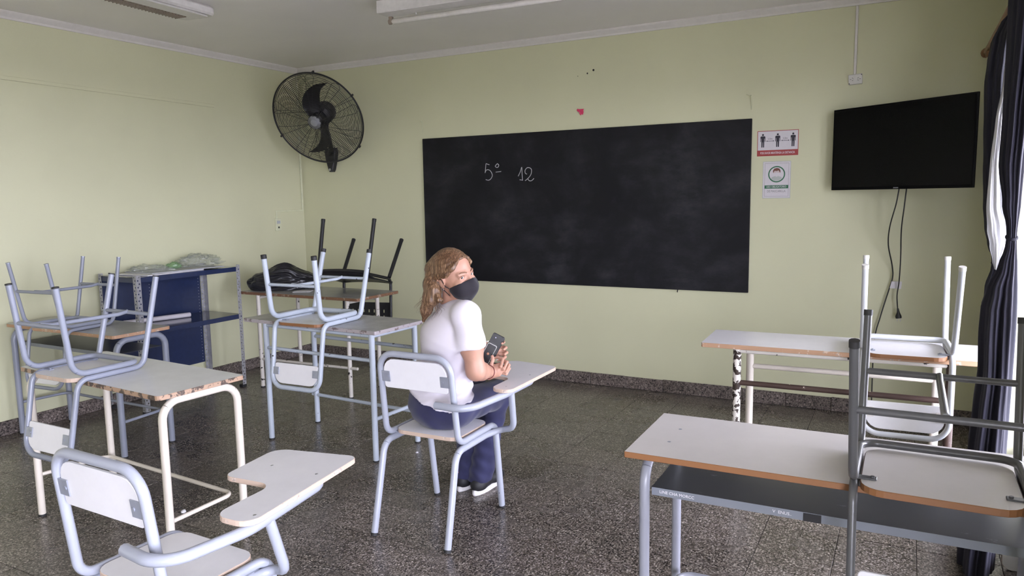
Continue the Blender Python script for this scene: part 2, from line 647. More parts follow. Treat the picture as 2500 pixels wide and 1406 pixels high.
full_mesh = None
g = 0.0012


def tile_box(mb_, hx, hy, M=None):
    c = 0.0012
    v = [(-hx, -hy, -0.02), (hx, -hy, -0.02), (hx, hy, -0.02), (-hx, hy, -0.02),
         (-hx, -hy, -c), (hx, -hy, -c), (hx, hy, -c), (-hx, hy, -c),
         (-hx + c, -hy + c, 0), (hx - c, -hy + c, 0), (hx - c, hy - c, 0), (-hx + c, hy - c, 0)]
    f = [(8, 9, 10, 11)]
    for k in range(4):
        k2 = (k + 1) % 4
        f += [(k, k2, 4 + k2, 4 + k), (4 + k, 4 + k2, 8 + k2, 8 + k)]
    mb_.add(v, f, 0, False, M)


for k, (nv, d, xa, xb, ya, yb) in enumerate(tiles):
    hx, hy = (xb - xa) / 2 - g, (yb - ya) / 2 - g
    dz = random.uniform(-0.0006, 0.0006)
    loc = ((xa + xb) / 2, (ya + yb) / 2, dz)
    if k < 300:
        if abs(hx - (T / 2 - g)) < 1e-4 and abs(hy - (T / 2 - g)) < 1e-4:
            if full_mesh is None:
                q = MB()
                tile_box(q, hx, hy)
                o = q.build('tile', 'floor_terrazzo', floor)
                full_mesh = o.data
            else:
                o = bpy.data.objects.new('tile', full_mesh)
                COL.objects.link(o)
                o.parent = floor
        else:
            q = MB()
            tile_box(q, hx, hy)
            o = q.build('tile', 'floor_terrazzo', floor)
        o.location = loc
    else:
        tile_box(rest, hx, hy, Matrix.Translation(loc))
rest_o = rest.build('tile_field', 'floor_terrazzo', floor)
rest_o['kind'] = 'stuff'

mb = MB()
mb.box((XR + 0.26, -40, -0.5), (60, 40, -0.3))
struct('ground', mb, 'yard_ground')
mb = MB()
mb.box((XR + 0.25, YF - 2, 2.42), (XR + 2.45, 2.0, 2.56))
struct('added_sky_shade', mb, 'yard_ground')  # added slab, out of view: keeps high sky light off desks near the windows
mb = MB()
mb.box((-0.2, YF - 0.2, ZC), (XR + 0.3, 0.2, ZC + 0.2))
struct('ceiling', mb, 'ceiling_paint')
mb = MB()
mb.box((-0.2, 0.0, -0.2), (XR + 0.3, 0.2, ZC))
wall_back = struct('wall_back', mb, 'wall_paint')
mb = MB()
mb.box((-0.2, YF, -0.2), (0.0, 0.0, ZC))
wall_left = struct('wall_left', mb, 'wall_paint')
mb = MB()
mb.box((-0.2, YF - 0.2, -0.2), (XR + 0.3, YF, ZC))
struct('wall_front', mb, 'wall_paint')
mb = MB()
ys = sorted([YF, 0.0] + [y for w in WIN for y in w])
wins = sorted(WIN)
edges = [YF, wins[0][0], wins[0][1], wins[1][0], wins[1][1], 0.0]
for a, b_ in ((0, 1), (2, 3), (4, 5)):
    mb.box((XR, edges[a], -0.2), (XR + 0.25, edges[b_], ZC))
for (ya, yb) in wins:
    mb.box((XR, ya, -0.2), (XR + 0.25, yb, WZ0))
    mb.box((XR, ya, WZ1), (XR + 0.25, yb, ZC))
struct('wall_right', mb, 'wall_paint')

# windows: frame > pane, sill
for wi, (ya, yb) in enumerate(WIN):
    fr = MB()
    xw0, xw1 = XR + 0.10, XR + 0.15
    fw = 0.05
    fr.box((xw0, ya, WZ0), (xw1, ya + fw, WZ1), c=0.004)
    fr.box((xw0, yb - fw, WZ0), (xw1, yb, WZ1), c=0.004)
    fr.box((xw0, ya + fw, WZ0), (xw1, yb - fw, WZ0 + fw), c=0.004)
    fr.box((xw0, ya + fw, WZ1 - fw), (xw1, yb - fw, WZ1), c=0.004)
    npan = 3
    stepy = (yb - ya) / npan
    for k in range(1, npan):
        fr.box((xw0, ya + k * stepy - 0.022, WZ0 + fw), (xw1, ya + k * stepy + 0.022, WZ1 - fw), c=0.004)
    win = struct('window_%d' % (wi + 1), fr, 'frame_white')
    for k in range(npan):
        pm = MB()
        pm.box((XR + 0.122, ya + k * stepy + 0.05, WZ0 + fw), (XR + 0.126, ya + (k + 1) * stepy - 0.05, WZ1 - fw))
        pm.build('pane', 'glass', win)
    sm = MB()
    sm.box((XR - 0.03, ya - 0.03, WZ0 - 0.03), (XR + 0.24, yb + 0.03, WZ0), c=0.004)
    sm.build('sill', 'frame_white', win)

# ceiling cove
for nm, a, b_, vert in (('trim_1', (0, -0.05), (XR, 0), False), ('trim_2', (0, YF), (0.05, 0), True), ('trim_3', (XR - 0.05, YF), (XR, 0), True)):
    mb = MB()
    prof = [(0.0, 2.692), (0.012, 2.692), (0.016, 2.705), (0.040, 2.727), (0.046, 2.735), (0.046, 2.745), (0.0, 2.745)]
    if nm == 'trim_1':
        A = [(0.0, -d, z) for d, z in prof]
        B = [(XR, -d, z) for d, z in prof]
    elif nm == 'trim_2':
        A = [(d, YF, z) for d, z in prof]
        B = [(d, 0.0, z) for d, z in prof]
    else:
        A = [(XR - d, 0.0, z) for d, z in prof]
        B = [(XR - d, YF, z) for d, z in prof]
    n_ = len(prof)
    mb.add(A + B, [(i, (i + 1) % n_, n_ + (i + 1) % n_, n_ + i) for i in range(n_)])
    struct(nm, mb, 'cove_plaster')

# baseboards: a mortar strip carrying terrazzo pieces
def baseboard(name, along, p0, p1):
    h = 0.098
    mb_ = MB()
    if along == 'x':
        mb_.box((p0, -0.006, 0.0), (p1, 0.0, h - 0.004))
    else:
        mb_.box((0.0, p0, 0.0), (0.006, p1, h - 0.004))
    bb = struct(name, mb_, 'grout')
    n_ = int(round((p1 - p0) / 0.3018))
    st = (p1 - p0) / n_
    for k in range(n_):
        q = MB()
        th = 0.013 + random.uniform(-0.0015, 0.002)
        hh = h + random.uniform(-0.003, 0.002)
        if along == 'x':
            q.box((p0 + k * st + 0.001, -th, 0.001), (p0 + (k + 1) * st - 0.001, -0.004, hh), c=0.003)
        else:
            q.box((0.004, p0 + k * st + 0.001, 0.001), (th, p0 + (k + 1) * st - 0.001, hh), c=0.003)
        q.build('tile', 'baseboard_terrazzo', bb)


baseboard('baseboard_back', 'x', 0.014, XR)
baseboard('baseboard_left', 'y', -5.4, -0.0)


# ------------------------------------------------------------------ chairs
def tube_part(name, pts, r, mat, parent, seg=10, closed=False):
    q = MB()
    q.sweep(pts, r, 0, closed, seg)
    return q.build(name, mat, parent)


TABLET = [(0.262, 0.0), (0.364, -0.015), (0.370, 0.505), (0.082, 0.55), (0.078, 0.23), (0.262, 0.20)]
ARM = [(0.318, 0.03), (0.320, 0.33), (0.12, 0.37)]
TABLET_TOED = [(0.225, -0.035), (0.360, -0.025), (0.272, 0.505), (-0.035, 0.435), (0.010, 0.178), (0.205, 0.195)]
ARM_TOED = [(0.330, 0.0), (0.262, 0.36), (0.06, 0.31)]


def school_chair(label, loc, rz=0.0, flipped=False, mat='lilac_tube', edge='pale_edge', lam='white_laminate', H=0.425, w=0.172, s=0.92, top=0.335,
                 tablet=None, arm_path=None, stretch=True, rl=0.0158, rb=0.0146, cap=0.012, cap_mat='rubber_black', shear=0.0, lean=0.0, boardh=0.12, name='school_chair', group=None, feet=True):
    t = thing(name, label, 'chair', loc, 0.0, group)
    t.rotation_euler = (0, math.pi if flipped else 0, rz)
    z2 = H - rb
    z1 = z2 - rb - rl - 0.0006
    yr, yf = -0.165 * s, 0.175 * s
    rear_y, front_y = -0.285 * s + shear, 0.238 * s + shear
    yt = yr - 0.046 - lean
    zt = H + top
    xt = w * 0.97
    # tube 2: front legs, seat sides, back uprights, top bar
    side = lambda sg: [(sg * w * 0.985, front_y, 0), (sg * w, yf, z2), (sg * w, yr, z2), (sg * xt, yt, zt)]
    full = side(-1) + side(1)[::-1]
    pts, mids = fillet(full, [0, 0.055, 0.052, 0.075, 0.075, 0.052, 0.055, 0], 9)
    a, b_ = mids[0], mids[-1]
    tube_part('back_frame', pts[a:b_ + 1], rb, mat, t)
    legs = [pts[:a + 1], pts[b_:][::-1]]
    # tube 1: rear legs, lower seat sides, front bar
    full1 = [(-w * 1.02, rear_y, 0), (-w, yr - 0.02, z1), (-w, yf - 0.02, z1), (w, yf - 0.02, z1), (w, yr - 0.02, z1), (w * 1.02, rear_y, 0)]
    pts1, mids1 = fillet(full1, [0, 0.065, 0.05, 0.05, 0.065, 0], 9)
    a1, b1 = mids1[0], mids1[-1]
    tube_part('seat_frame', pts1[a1:b1 + 1], rl, mat, t)
    legs += [pts1[:a1 + 1], pts1[b1:][::-1]]
    for lp in legs:
        lg = tube_part('leg', lp, rl, mat, t)
        if feet:
            d = (lp[1] - lp[0]).normalized()
            q = MB()
            q.sweep([lp[0] - d * 0.001, lp[0] + d * cap], rl + 0.0014, 0, seg=10)
            q.build('rubber_foot', cap_mat, lg)
    # H-shaped stretcher between the legs
    hz = 0.175

    def at(lp, z):
        for i in range(len(lp) - 1):
            if lp[i].z <= z <= lp[i + 1].z:
                f = (z - lp[i].z) / (lp[i + 1].z - lp[i].z)
                return lp[i].lerp(lp[i + 1], f)
        return lp[-1]
    fl, frr, rl_, rr_ = [at(l_, hz) for l_ in legs]
    if stretch and not tablet:
        q = MB()
        q.sweep([fl, frr], 0.0095, 0, seg=8)
        q.sweep([rl_, rr_], 0.0095, 0, seg=8)
        mid_a, mid_b = (fl + frr) / 2, (rl_ + rr_) / 2
        q.sweep([mid_a + Vector((0, 0, -0.004)), mid_a + Vector((0, -0.05, 0.004)), mid_b + Vector((0, 0.05, 0.004)), mid_b + Vector((0, 0, -0.004))], 0.0095, 0, seg=8)
        q.build('stretcher', mat, t)
    # seat board
    hw = w - rb - 0.004
    q = MB()
    q.slab(rrect(-hw, yr + (0.022 if tablet else -0.020), hw, yf - 0.018, 0.055, 6), H - 0.018, H)
    q.build('seat', [lam, edge], t)
    for sg in (-1, 1):
        for yy in (yr + 0.055,):
            q = MB()
            q.box((sg * w - 0.052 if sg > 0 else sg * w, yy - 0.011, H - 0.0225), (sg * w if sg > 0 else sg * w + 0.052, yy + 0.011, H - 0.0175), c=0.001)
            q.disc((sg * (w - 0.042), yy, H - 0.0265), 0.005, (0, 0, 1), seg=8, th=0.005)
            q.build('bracket', 'bracket_grey' if mat != 'grey_tube' else mat, t)
    # backrest board in the plane of the uprights
    u = Vector((0, yt - yr, zt - z2)).normalized()
    org = Vector((0, yt, zt)) - u * 0.024
    nrm = Vector((1, 0, 0)).cross(u)
    M = Matrix(((1, 0, 0, org.x), (0, u.y, nrm.y, org.y), (0, u.z, nrm.z, org.z), (0, 0, 0, 1)))
    hb = xt - rb - 0.004
    q = MB()
    q.slab(rrect(-hb, -boardh, hb, 0.0, [0.012, 0.012, 0.058, 0.058], 6), -0.005, 0.005, M=M)
    bk = q.build('backrest', ['white_laminate', 'white_laminate'], t)
    for sg in (-1, 1):
        q = MB()
        x0, x1 = (hb - 0.034, hb + 0.012) if sg > 0 else (-hb - 0.012, -hb + 0.034)
        q.box((x0, -boardh * 0.78, 0.005), (x1, -boardh * 0.42, 0.0095), M=M, c=0.001)
        q.disc((sg * (hb - 0.022), -boardh * 0.60, 0.009), 0.006, (0, 0, 1), seg=8, th=0.003, M=M)
        q.build('bracket', 'bracket_grey' if mat != 'white_tube' else 'lamp_tube', t)
    if tablet:
        za = H + 0.165
        ztab = H + 0.205
        (ax0, ay0), (ax1, ay1), (ax2, ay2) = arm_path
        arm, _ = fillet([(w - 0.075, yr - 0.058, za), (ax0 - 0.04, yr - 0.075, za + 0.002), (ax0, ay0, ztab - 0.033), (ax1, ay1, ztab - 0.033), (ax2, ay2, ztab - 0.033)], [0, 0.10, 0.2, 0.06, 0], 9)
        tube_part('arm', arm, 0.0165, mat, t)
        pq = Vector((ax0, ay0, 0)).lerp(Vector((ax1, ay1, 0)), 0.22)
        post, _ = fillet([(w - 0.004, yf - 0.10, z1 - 0.002), (w + 0.02, yf + 0.005, z1), (pq.x - 0.012, yf - 0.03, z1 + 0.03), (pq.x, pq.y, ztab - 0.036)], [0, 0.04, 0.06, 0], 9)
        tube_part('arm_post', post, 0.0150, mat, t)
        q = MB()
        q.slab(round_poly(tablet, [0.050, 0.045, 0.035, 0.055, 0.035, 0.045], 7), ztab - 0.016, ztab)
        tb = q.build('tablet', [lam, edge], t)
        for (sx, sy) in ((ax0, ay0 + 0.02), (ax1, ay1 - 0.04), (ax2 + 0.02, ay2)):
            q = MB()
            q.disc((sx, sy, ztab - 0.001), 0.0045, (0, 0, 1), seg=8, th=0.0018)
            q.build('screw', 'screw_steel', tb)
    return t


# ------------------------------------------------------------------ desks
def board_top(parent, x0, y0, x1, y1, z1, th, lam, edge, r=0.02):
    q = MB()
    q.slab(rrect(x0, y0, x1, y1, r, 4), z1 - th, z1)
    return q.build('tabletop', [lam, edge], parent)


def foot_cap(lp, r, leg, mat='rubber_black'):
    q = MB()
    p = Vector(lp)
    q.sweep([p + Vector((0, 0, -0.001)), p + Vector((0, 0, 0.010))], r + 0.0015, 0, seg=10)
    q.build('rubber_foot', mat, leg)


def u_desk(label, loc, rz, Lx, Ly, H, mat, lam, edge, inset=0.03, shelf=False, stretch=0.20, name='school_desk', r=0.0185, tip_r=0.02, th=0.02, insy=0.012):
    """two-seat desk: an inverted-U leg frame at each end, a low U-shaped stretcher, board top; local origin at floor centre"""
    t = thing(name, label, 'desk', loc, rz)
    hx, hy = Lx / 2, Ly / 2
    top = board_top(t, -hx, -hy, hx, hy, H, th, lam, edge, tip_r)
    zr = H - th - r - 0.001
    for sx in (-1, 1):
        x = sx * (hx - inset)
        pts, mids = fillet([(x, -hy + insy + r, 0), (x, -hy + insy + r, zr), (x, hy - insy - r, zr), (x, hy - insy - r, 0)], [0, 0.075, 0.075, 0], 9)
        a, b_ = mids
        tube_part('end_rail', pts[a:b_ + 1], r, mat, t)
        for lp in (pts[:a + 1], pts[b_:][::-1]):
            lg = tube_part('leg', lp, r, mat, t)
            foot_cap(lp[0], r, lg)
    x = hx - inset
    y = hy - insy - r
    sp, _ = fillet([(-x, -y, stretch), (-x + 0.03, y - 0.03, stretch), (x - 0.03, y - 0.03, stretch), (x, -y, stretch)], [0, 0.05, 0.05, 0], 7)
    tube_part('stretcher', sp, 0.0095, mat, t, 8)
    return t, top, (hx, hy, x, y)


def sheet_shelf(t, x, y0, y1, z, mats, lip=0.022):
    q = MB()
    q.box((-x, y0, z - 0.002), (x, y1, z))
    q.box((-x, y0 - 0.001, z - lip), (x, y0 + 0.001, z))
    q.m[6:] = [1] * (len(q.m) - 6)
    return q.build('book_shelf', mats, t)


# 1  front left desk (cream) with an upturned chair
d1, d1top, _ = u_desk('cream-legged white desk with a broken brown front edge, nearest the left wall in front', (2.066, -3.335, 0), math.radians(-4.0), 1.105, 0.415, 0.742,
                      'cream_tube', 'grey_laminate', 'broken_edge', inset=0.026, stretch=0.205, r=0.0168)
# 2  back left desk with book shelf
d2, d2top, (hx, hy, lx, ly) = u_desk('blue-grey tube desk against the left wall with a sheet metal book shelf', (0.612, -2.615, 0), math.radians(0.0), 1.105, 0.385, 0.742,
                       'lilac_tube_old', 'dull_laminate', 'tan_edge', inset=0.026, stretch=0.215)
sheet_shelf(d2, lx - 0.02, -ly + 0.03, ly - 0.01, 0.620, ['steel_shelf_grey', 'shelf_lip_grey'])
# 6  front right desk
d6, d6top, (hx, hy, lx, ly) = u_desk('grey-framed white desk with an orange-brown edge in the right foreground', (5.025, -3.195, 0), math.radians(1.0), 1.105, 0.43, 0.752,
                       'desk_grey_tube', 'desk_laminate', 'orange_edge', inset=0.055, stretch=0.215, tip_r=0.004, th=0.018, r=0.0155)
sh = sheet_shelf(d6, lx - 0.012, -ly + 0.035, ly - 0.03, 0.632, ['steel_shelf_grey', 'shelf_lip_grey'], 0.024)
q = MB()
q.box((-0.060, -ly + 0.0325, 0.6075), (-0.014, -ly + 0.0345, 0.6305))
tp = q.build('tape', 'black_plastic', sh)
tp['label'] = 'black tape wrapped on the shelf lip'
for (sx, sy) in ((-0.455, 0.06), (-0.455, -0.075)):
    q = MB()
    q.disc((sx, sy, 0.7512), 0.0055, (0, 0, 1), seg=10, th=0.0012)
    q.build('screw', 'bracket_grey', d6top)


def text_mesh(body, name, mat, parent, M, size, xs=1.0, align='CENTER', offset=0.0):
    cu = bpy.data.curves.new(name, 'FONT')
    cu.body = body
    cu.size = size
    cu.align_x = align
    cu.align_y = 'CENTER'
    cu.extrude = 0.0002
    cu.offset = offset
    cu.resolution_u = 2
    tmp = bpy.data.objects.new(name, cu)
    COL.objects.link(tmp)
    bpy.context.view_layer.update()
    dg = bpy.context.evaluated_depsgraph_get()
    me = bpy.data.meshes.new_from_object(tmp.evaluated_get(dg))
    bpy.data.objects.remove(tmp)
    bpy.data.curves.remove(cu)
    me.transform(M @ Matrix.Diagonal((xs, 1, 1, 1)))
    me.materials.clear()
    me.materials.append(MATS[mat])
    o = bpy.data.objects.new(name, me)
    COL.objects.link(o)
    o.parent = parent
    return o


def wallM(x, z, y=-0.002, rot=0.0):
    """text plane facing -y"""
    return Matrix.Translation((x, y, z)) @ Matrix.Rotation(math.radians(90), 4, 'X') @ Matrix.Rotation(rot, 4, 'Z')


text_mesh('LINE CHA MORCC', 'lettering', 'paper_white', sh, wallM(-0.410, 0.620, -ly + 0.0335, -0.02), 0.0125, 1.0, 'CENTER')
text_mesh('V  ENUS..', 'lettering', 'paper_white', sh, wallM(-0.115, 0.620, -ly + 0.0335, -0.02), 0.0125, 1.0, 'CENTER')


def straight_desk(label, loc, rz, top, legs, H, lam, edge, mats, rails, th=0.022, r=0.0175, name='table', tip_r=0.01):
    """table on four straight legs. top=(x0,y0,x1,y1); legs=[(x,y)]*4; rails=[(p,q,radius,mat)]"""
    t = thing(name, label, 'table', loc, rz)
    board_top(t, *top, H, th, lam, edge, tip_r)
    for (x, y), mt in zip(legs, mats):
        lg = tube_part('leg', [(x, y, 0), (x, y, H - th)], r, mt, t)
        foot_cap((x, y, 0), r, lg)
    for p, q_, rr_, mt in rails:
        tube_part('rail', [p, q_], rr_, mt, t, 8)
    return t


# 3  middle desk
straight_desk('pale blue metal-framed table with a scuffed grey top in the middle of the room', (2.05, -1.955, 0), math.radians(-3.0),
              (-0.555, -0.215, 0.545, 0.225), [(-0.365, -0.20), (0.50, -0.195), (-0.365, 0.195), (0.50, 0.19)], 0.768, 'scuffed_laminate', 'mauve_edge',
              ['pale_blue_tube'] * 4,
              [((-0.365, -0.20, 0.735), (0.50, -0.195, 0.735), 0.011, 'pale_blue_tube'), ((0.50, -0.195, 0.735), (0.50, 0.19, 0.735), 0.013, 'pale_blue_tube'),
               ((-0.365, -0.20, 0.735), (-0.365, 0.195, 0.735), 0.013, 'pale_blue_tube'),
               ((-0.365, -0.20, 0.594), (0.50, -0.195, 0.594), 0.0115, 'pale_blue_tube'), ((-0.365, 0.195, 0.60), (0.50, 0.19, 0.60), 0.012, 'pale_blue_tube'),
               ((-0.40, 0.195, 0.197), (0.50, 0.19, 0.197), 0.012, 'pale_blue_tube'), ((0.50, -0.195, 0.25), (0.50, 0.19, 0.25), 0.012, 'pale_blue_tube')])
# 4  back corner table
straight_desk('worn brown-edged table with chipped cream legs in the far corner', (1.02, -0.96, 0), 0.0,
              (-0.61, -0.245, 0.61, 0.26), [(-0.415, -0.235), (0.475, -0.20), (-0.415, 0.20), (0.46, 0.175)], 0.778, 'dull_laminate', 'chipped_brown_edge',
              ['cream_chipped'] * 4,
              [((-0.415, -0.235, 0.235), (0.55, -0.20, 0.235), 0.0115, 'cream_chipped'), ((-0.415, 0.20, 0.72), (0.46, 0.175, 0.72), 0.0115, 'cream_chipped'),
               ((-0.415, -0.235, 0.735), (-0.415, 0.20, 0.735), 0.012, 'cream_chipped'), ((0.475, -0.20, 0.735), (0.46, 0.175, 0.735), 0.012, 'cream_chipped')], r=0.0165)
# 5  back right table
straight_desk('long white-topped table with rusty chipped legs below the television', (4.905, -1.585, 0), math.radians(2.2),
              (-0.61, -0.19, 0.61, 0.205), [(-0.44, -0.15), (0.47, -0.15), (-0.42, 0.15), (0.44, 0.15)], 0.77, 'white_laminate', 'tan_edge',
              ['rust_chipped', 'rust_bar', 'cream_tube', 'cream_tube'],
              [((-0.44, -0.15, 0.575), (0.47, -0.15, 0.575), 0.0135, 'rust_bar'), ((-0.42, 0.15, 0.597), (0.44, 0.15, 0.597), 0.0135, 'cream_tube'),
               ((-0.44, -0.15, 0.735), (0.47, -0.15, 0.735), 0.0115, 'cream_chipped')], r=0.0195)

# chairs
FZ = lambda h, H: h + H + 0.001
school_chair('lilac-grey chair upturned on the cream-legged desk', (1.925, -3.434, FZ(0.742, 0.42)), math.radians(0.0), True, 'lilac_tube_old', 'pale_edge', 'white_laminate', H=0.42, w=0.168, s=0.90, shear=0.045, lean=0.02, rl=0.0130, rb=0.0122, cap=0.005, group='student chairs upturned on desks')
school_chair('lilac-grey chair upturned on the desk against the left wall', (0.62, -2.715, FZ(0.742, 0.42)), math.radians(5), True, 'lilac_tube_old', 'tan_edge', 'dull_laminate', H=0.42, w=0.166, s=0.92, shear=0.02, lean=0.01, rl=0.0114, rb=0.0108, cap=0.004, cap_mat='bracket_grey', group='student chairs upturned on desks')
school_chair('pale blue-white chair with black leg tips upturned on the middle table', (2.040, -2.064, FZ(0.768, 0.42)), math.radians(2), True, 'pale_blue_tube', 'orange_edge', 'grey_laminate', H=0.42, w=0.185, s=1.0, shear=0.06, lean=0.01, top=0.365, cap=0.022, group='student chairs upturned on desks')
school_chair('white chair upturned on the long table under the television', (5.197, -1.656, FZ(0.77, 0.42)), math.radians(3), True, 'white_tube', 'orange_edge', 'white_laminate', H=0.42, w=0.175, s=0.98, stretch=False, rl=0.0130, rb=0.0122, cap=0.016, cap_mat='white_plastic', group='student chairs upturned on desks')
school_chair('dark grey chair upturned on the right foreground desk', (5.283, -3.290, FZ(0.752, 0.405)), math.radians(0.0), True, 'grey_tube', 'orange_edge', 'desk_laminate', H=0.405, w=0.190, s=0.98, rl=0.0112, rb=0.0108, cap=0.016, group='student chairs upturned on desks')
school_chair('light grey tablet-arm chair that the masked girl sits on', (3.312, -2.645, 0), math.radians(1.0), False, 'lilac_tube', 'pale_edge', 'white_laminate', H=0.455, w=0.19, s=0.98, top=0.37, tablet=TABLET, arm_path=ARM, name='tablet_chair', boardh=0.135)
school_chair('empty light grey tablet-arm chair in the left foreground', (3.340, -4.094, 0), math.radians(-1.5), False, 'lilac_tube', 'pale_edge', 'white_laminate', H=0.458, w=0.197, s=0.98, top=0.378, tablet=TABLET_TOED, arm_path=ARM_TOED, name='tablet_chair', boardh=0.135)
# ------------------------------------------------------------------ black plastic chair upturned on the corner table
def black_chair():
    t = thing('plastic_chair', 'black plastic chair with perforated backrest upturned on the far corner table', 'chair')
    w, H = 0.215, 0.44
    legs = [((-w, -0.17, H - 0.03), (-w - 0.010, -0.338, 0.072)), ((w, -0.17, H - 0.03), (w + 0.010, -0.338, 0.072)),
            ((-w, 0.19, H - 0.03), (-w - 0.01, 0.158, -0.013)), ((w, 0.19, H - 0.03), (w + 0.01, 0.158, -0.013))]
    for a, b_ in legs:
        lg = tube_part('leg', [b_, a], 0.0160, 'black_metal', t, 8)
        q = MB()
        d = (Vector(a) - Vector(b_)).normalized()
        q.sweep([Vector(b_) - d * 0.001, Vector(b_) + d * 0.02], 0.0172, 0, seg=8)
        q.build('rubber_foot', 'rubber_black', lg)
    for sg in (-1, 1):
        p, _ = fillet([(sg * w, 0.20, H - 0.022), (sg * w, -0.20, H - 0.022), (sg * w, -0.255, H + 0.36)], [0, 0.06, 0], 7)
        tube_part('side_rail', p, 0.0125, 'black_metal', t, 8)
    # curved seat shell with two vent slots near each rear corner
    nx, ny = 14, 12
    q = MB()
    top, bot = [], []
    for j in range(ny + 1):
        for i in range(nx + 1):
            u, v = i / nx * 2 - 1, j / ny * 2 - 1
            x = u * 0.235 * (1 - 0.06 * max(0, -v))
            y = v * 0.215
            z = H + 0.012 * u * u - 0.035 * max(0, v - 0.45) ** 2 * 3 + 0.010 * max(0, -v - 0.4)
            top.append((x, y, z))
            bot.append((x, y, z - 0.012))
    n_ = (nx + 1) * (ny + 1)
    F_ = []
    gi = lambda i, j: j * (nx + 1) + i
    for j in range(ny):
        for i in range(nx):
            if j in (1, 2) and i in (1, 2, nx - 2, nx - 3) and j == 1:
                continue
            F_.append((gi(i, j), gi(i + 1, j), gi(i + 1, j + 1), gi(i, j + 1)))
            F_.append(tuple(n_ + k for k in (gi(i, j), gi(i, j + 1), gi(i + 1, j + 1), gi(i + 1, j))))
    for i in range(nx):
        F_.append((gi(i + 1, 0), gi(i, 0), n_ + gi(i, 0), n_ + gi(i + 1, 0)))
        F_.append((gi(i, ny), gi(i + 1, ny), n_ + gi(i + 1, ny), n_ + gi(i, ny)))
    for j in range(ny):
        F_.append((gi(0, j), gi(0, j + 1), n_ + gi(0, j + 1), n_ + gi(0, j)))
        F_.append((gi(nx, j + 1), gi(nx, j), n_ + gi(nx, j), n_ + gi(nx, j + 1)))
    q.add(top + bot, F_, 0, True)
    # skirt under the rim
    q.sweep([(x, y, z - 0.012) for x, y, z in [top[gi(i, 0)] for i in range(nx + 1)]], 0.011, 0, seg=8)
    q.sweep([(x, y, z - 0.010) for x, y, z in [top[gi(i, ny)] for i in range(nx + 1)]], 0.013, 0, seg=8)
    q.build('seat', 'black_plastic', t)
    # perforated backrest panel
    q = MB()
    cols, rows = 9, 4
    x0, x1, zz0, zz1 = -0.215, 0.215, H + 0.17, H + 0.36
    cw, ch = (x1 - x0) / cols, (zz1 - zz0) / rows
    yb_ = lambda z: -0.20 - 0.055 * (z - H) / 0.36
    for i in range(cols):
        for j in range(rows):
            cx, cz = x0 + (i + 0.5) * cw, zz0 + (j + 0.5) * ch
            hole = (j in (1, 2)) and 0 < i < cols - 1
            bow = lambda x: -0.03 * (1 - (x / 0.215) ** 2)
            if not hole:
                quad = [(cx - cw / 2, cz - ch / 2), (cx + cw / 2, cz - ch / 2), (cx + cw / 2, cz + ch / 2), (cx - cw / 2, cz + ch / 2)]
                f_ = [quad]
            else:
                o_ = [(cx - cw / 2, cz - ch / 2), (cx + cw / 2, cz - ch / 2), (cx + cw / 2, cz + ch / 2), (cx - cw / 2, cz + ch / 2)]
                i_ = [(cx - 0.007, cz - 0.012), (cx + 0.007, cz - 0.012), (cx + 0.007, cz + 0.012), (cx - 0.007, cz + 0.012)]
                f_ = [[o_[k], o_[(k + 1) % 4], i_[(k + 1) % 4], i_[k]] for k in range(4)]
            for fc in f_:
                a = [(x, yb_(z) + bow(x), z) for x, z in fc]
                b2 = [(x, yb_(z) + bow(x) - 0.008, z) for x, z in fc]
                q.add(a + b2, [(3, 2, 1, 0), (4, 5, 6, 7)] + [(k, (k + 1) % 4, 4 + (k + 1) % 4, 4 + k) for k in range(4)], 0, False)
    q.build('backrest', 'black_plastic', t)
    return t


bc = black_chair()
tilt = math.radians(12)
rzc = math.radians(190.7)
Mx = Matrix.Translation((1.303, -0.836, 0.867)) @ Matrix.Rotation(rzc, 4, 'Z') @ Matrix.Rotation(tilt, 4, 'X') @ Matrix.Rotation(math.pi, 4, 'Y') @ Matrix.Translation((0, 0, -0.45))
bc.matrix_world = Mx

# ------------------------------------------------------------------ slotted steel shelf unit
su = thing('shelf_unit', 'slotted steel shelf unit with navy blue panels against the left wall', 'shelf', (0.245, -1.690, 0))


def slotted(name, x, y, sx, sy, h, parent):
    """L-section upright, both flanges punched with round holes"""
    q = MB()
    w, p = 0.036, 0.0235
    n_ = int(h / p)
    p = h / n_
    for axis in (0, 1):
        for k in range(n_):
            z0, z1 = k * p, (k + 1) * p
            o_ = [(0, z0), (w, z0), (w, z1), (0, z1)]
            cx, cz = w * (0.50 + 0.16 * (1 if k % 2 else -1)), (z0 + z1) / 2
            ring = [(cx + 0.0058 * math.cos(a), cz + 0.0058 * math.sin(a)) for a in [math.radians(225 + 45 * i) for i in range(8)]]
            V = [(a, b_) for a, b_ in o_] + ring
            to3 = (lambda a, b_: (x + sx * a, y, b_)) if axis == 0 else (lambda a, b_: (x, y + sy * a, b_))
            V = [to3(a, b_) for a, b_ in V]
            F_ = []
            for i in range(4):
                a = 4 + 2 * i
                F_.append((i, (i + 1) % 4, 4 + (2 * i + 2) % 8, a + 1, a))
            q.add(V, F_, 0, False)
    o = q.build(name, 'slotted_steel', parent)
    q = MB()
    q.box((min(x, x + sx * 0.038) - 0.002, min(y, y + sy * 0.038) - 0.002, 0.0), (max(x, x + sx * 0.038) + 0.002, max(y, y + sy * 0.038) + 0.002, 0.022), c=0.002)
    q.build('rubber_foot', 'rubber_black', o)
    return o


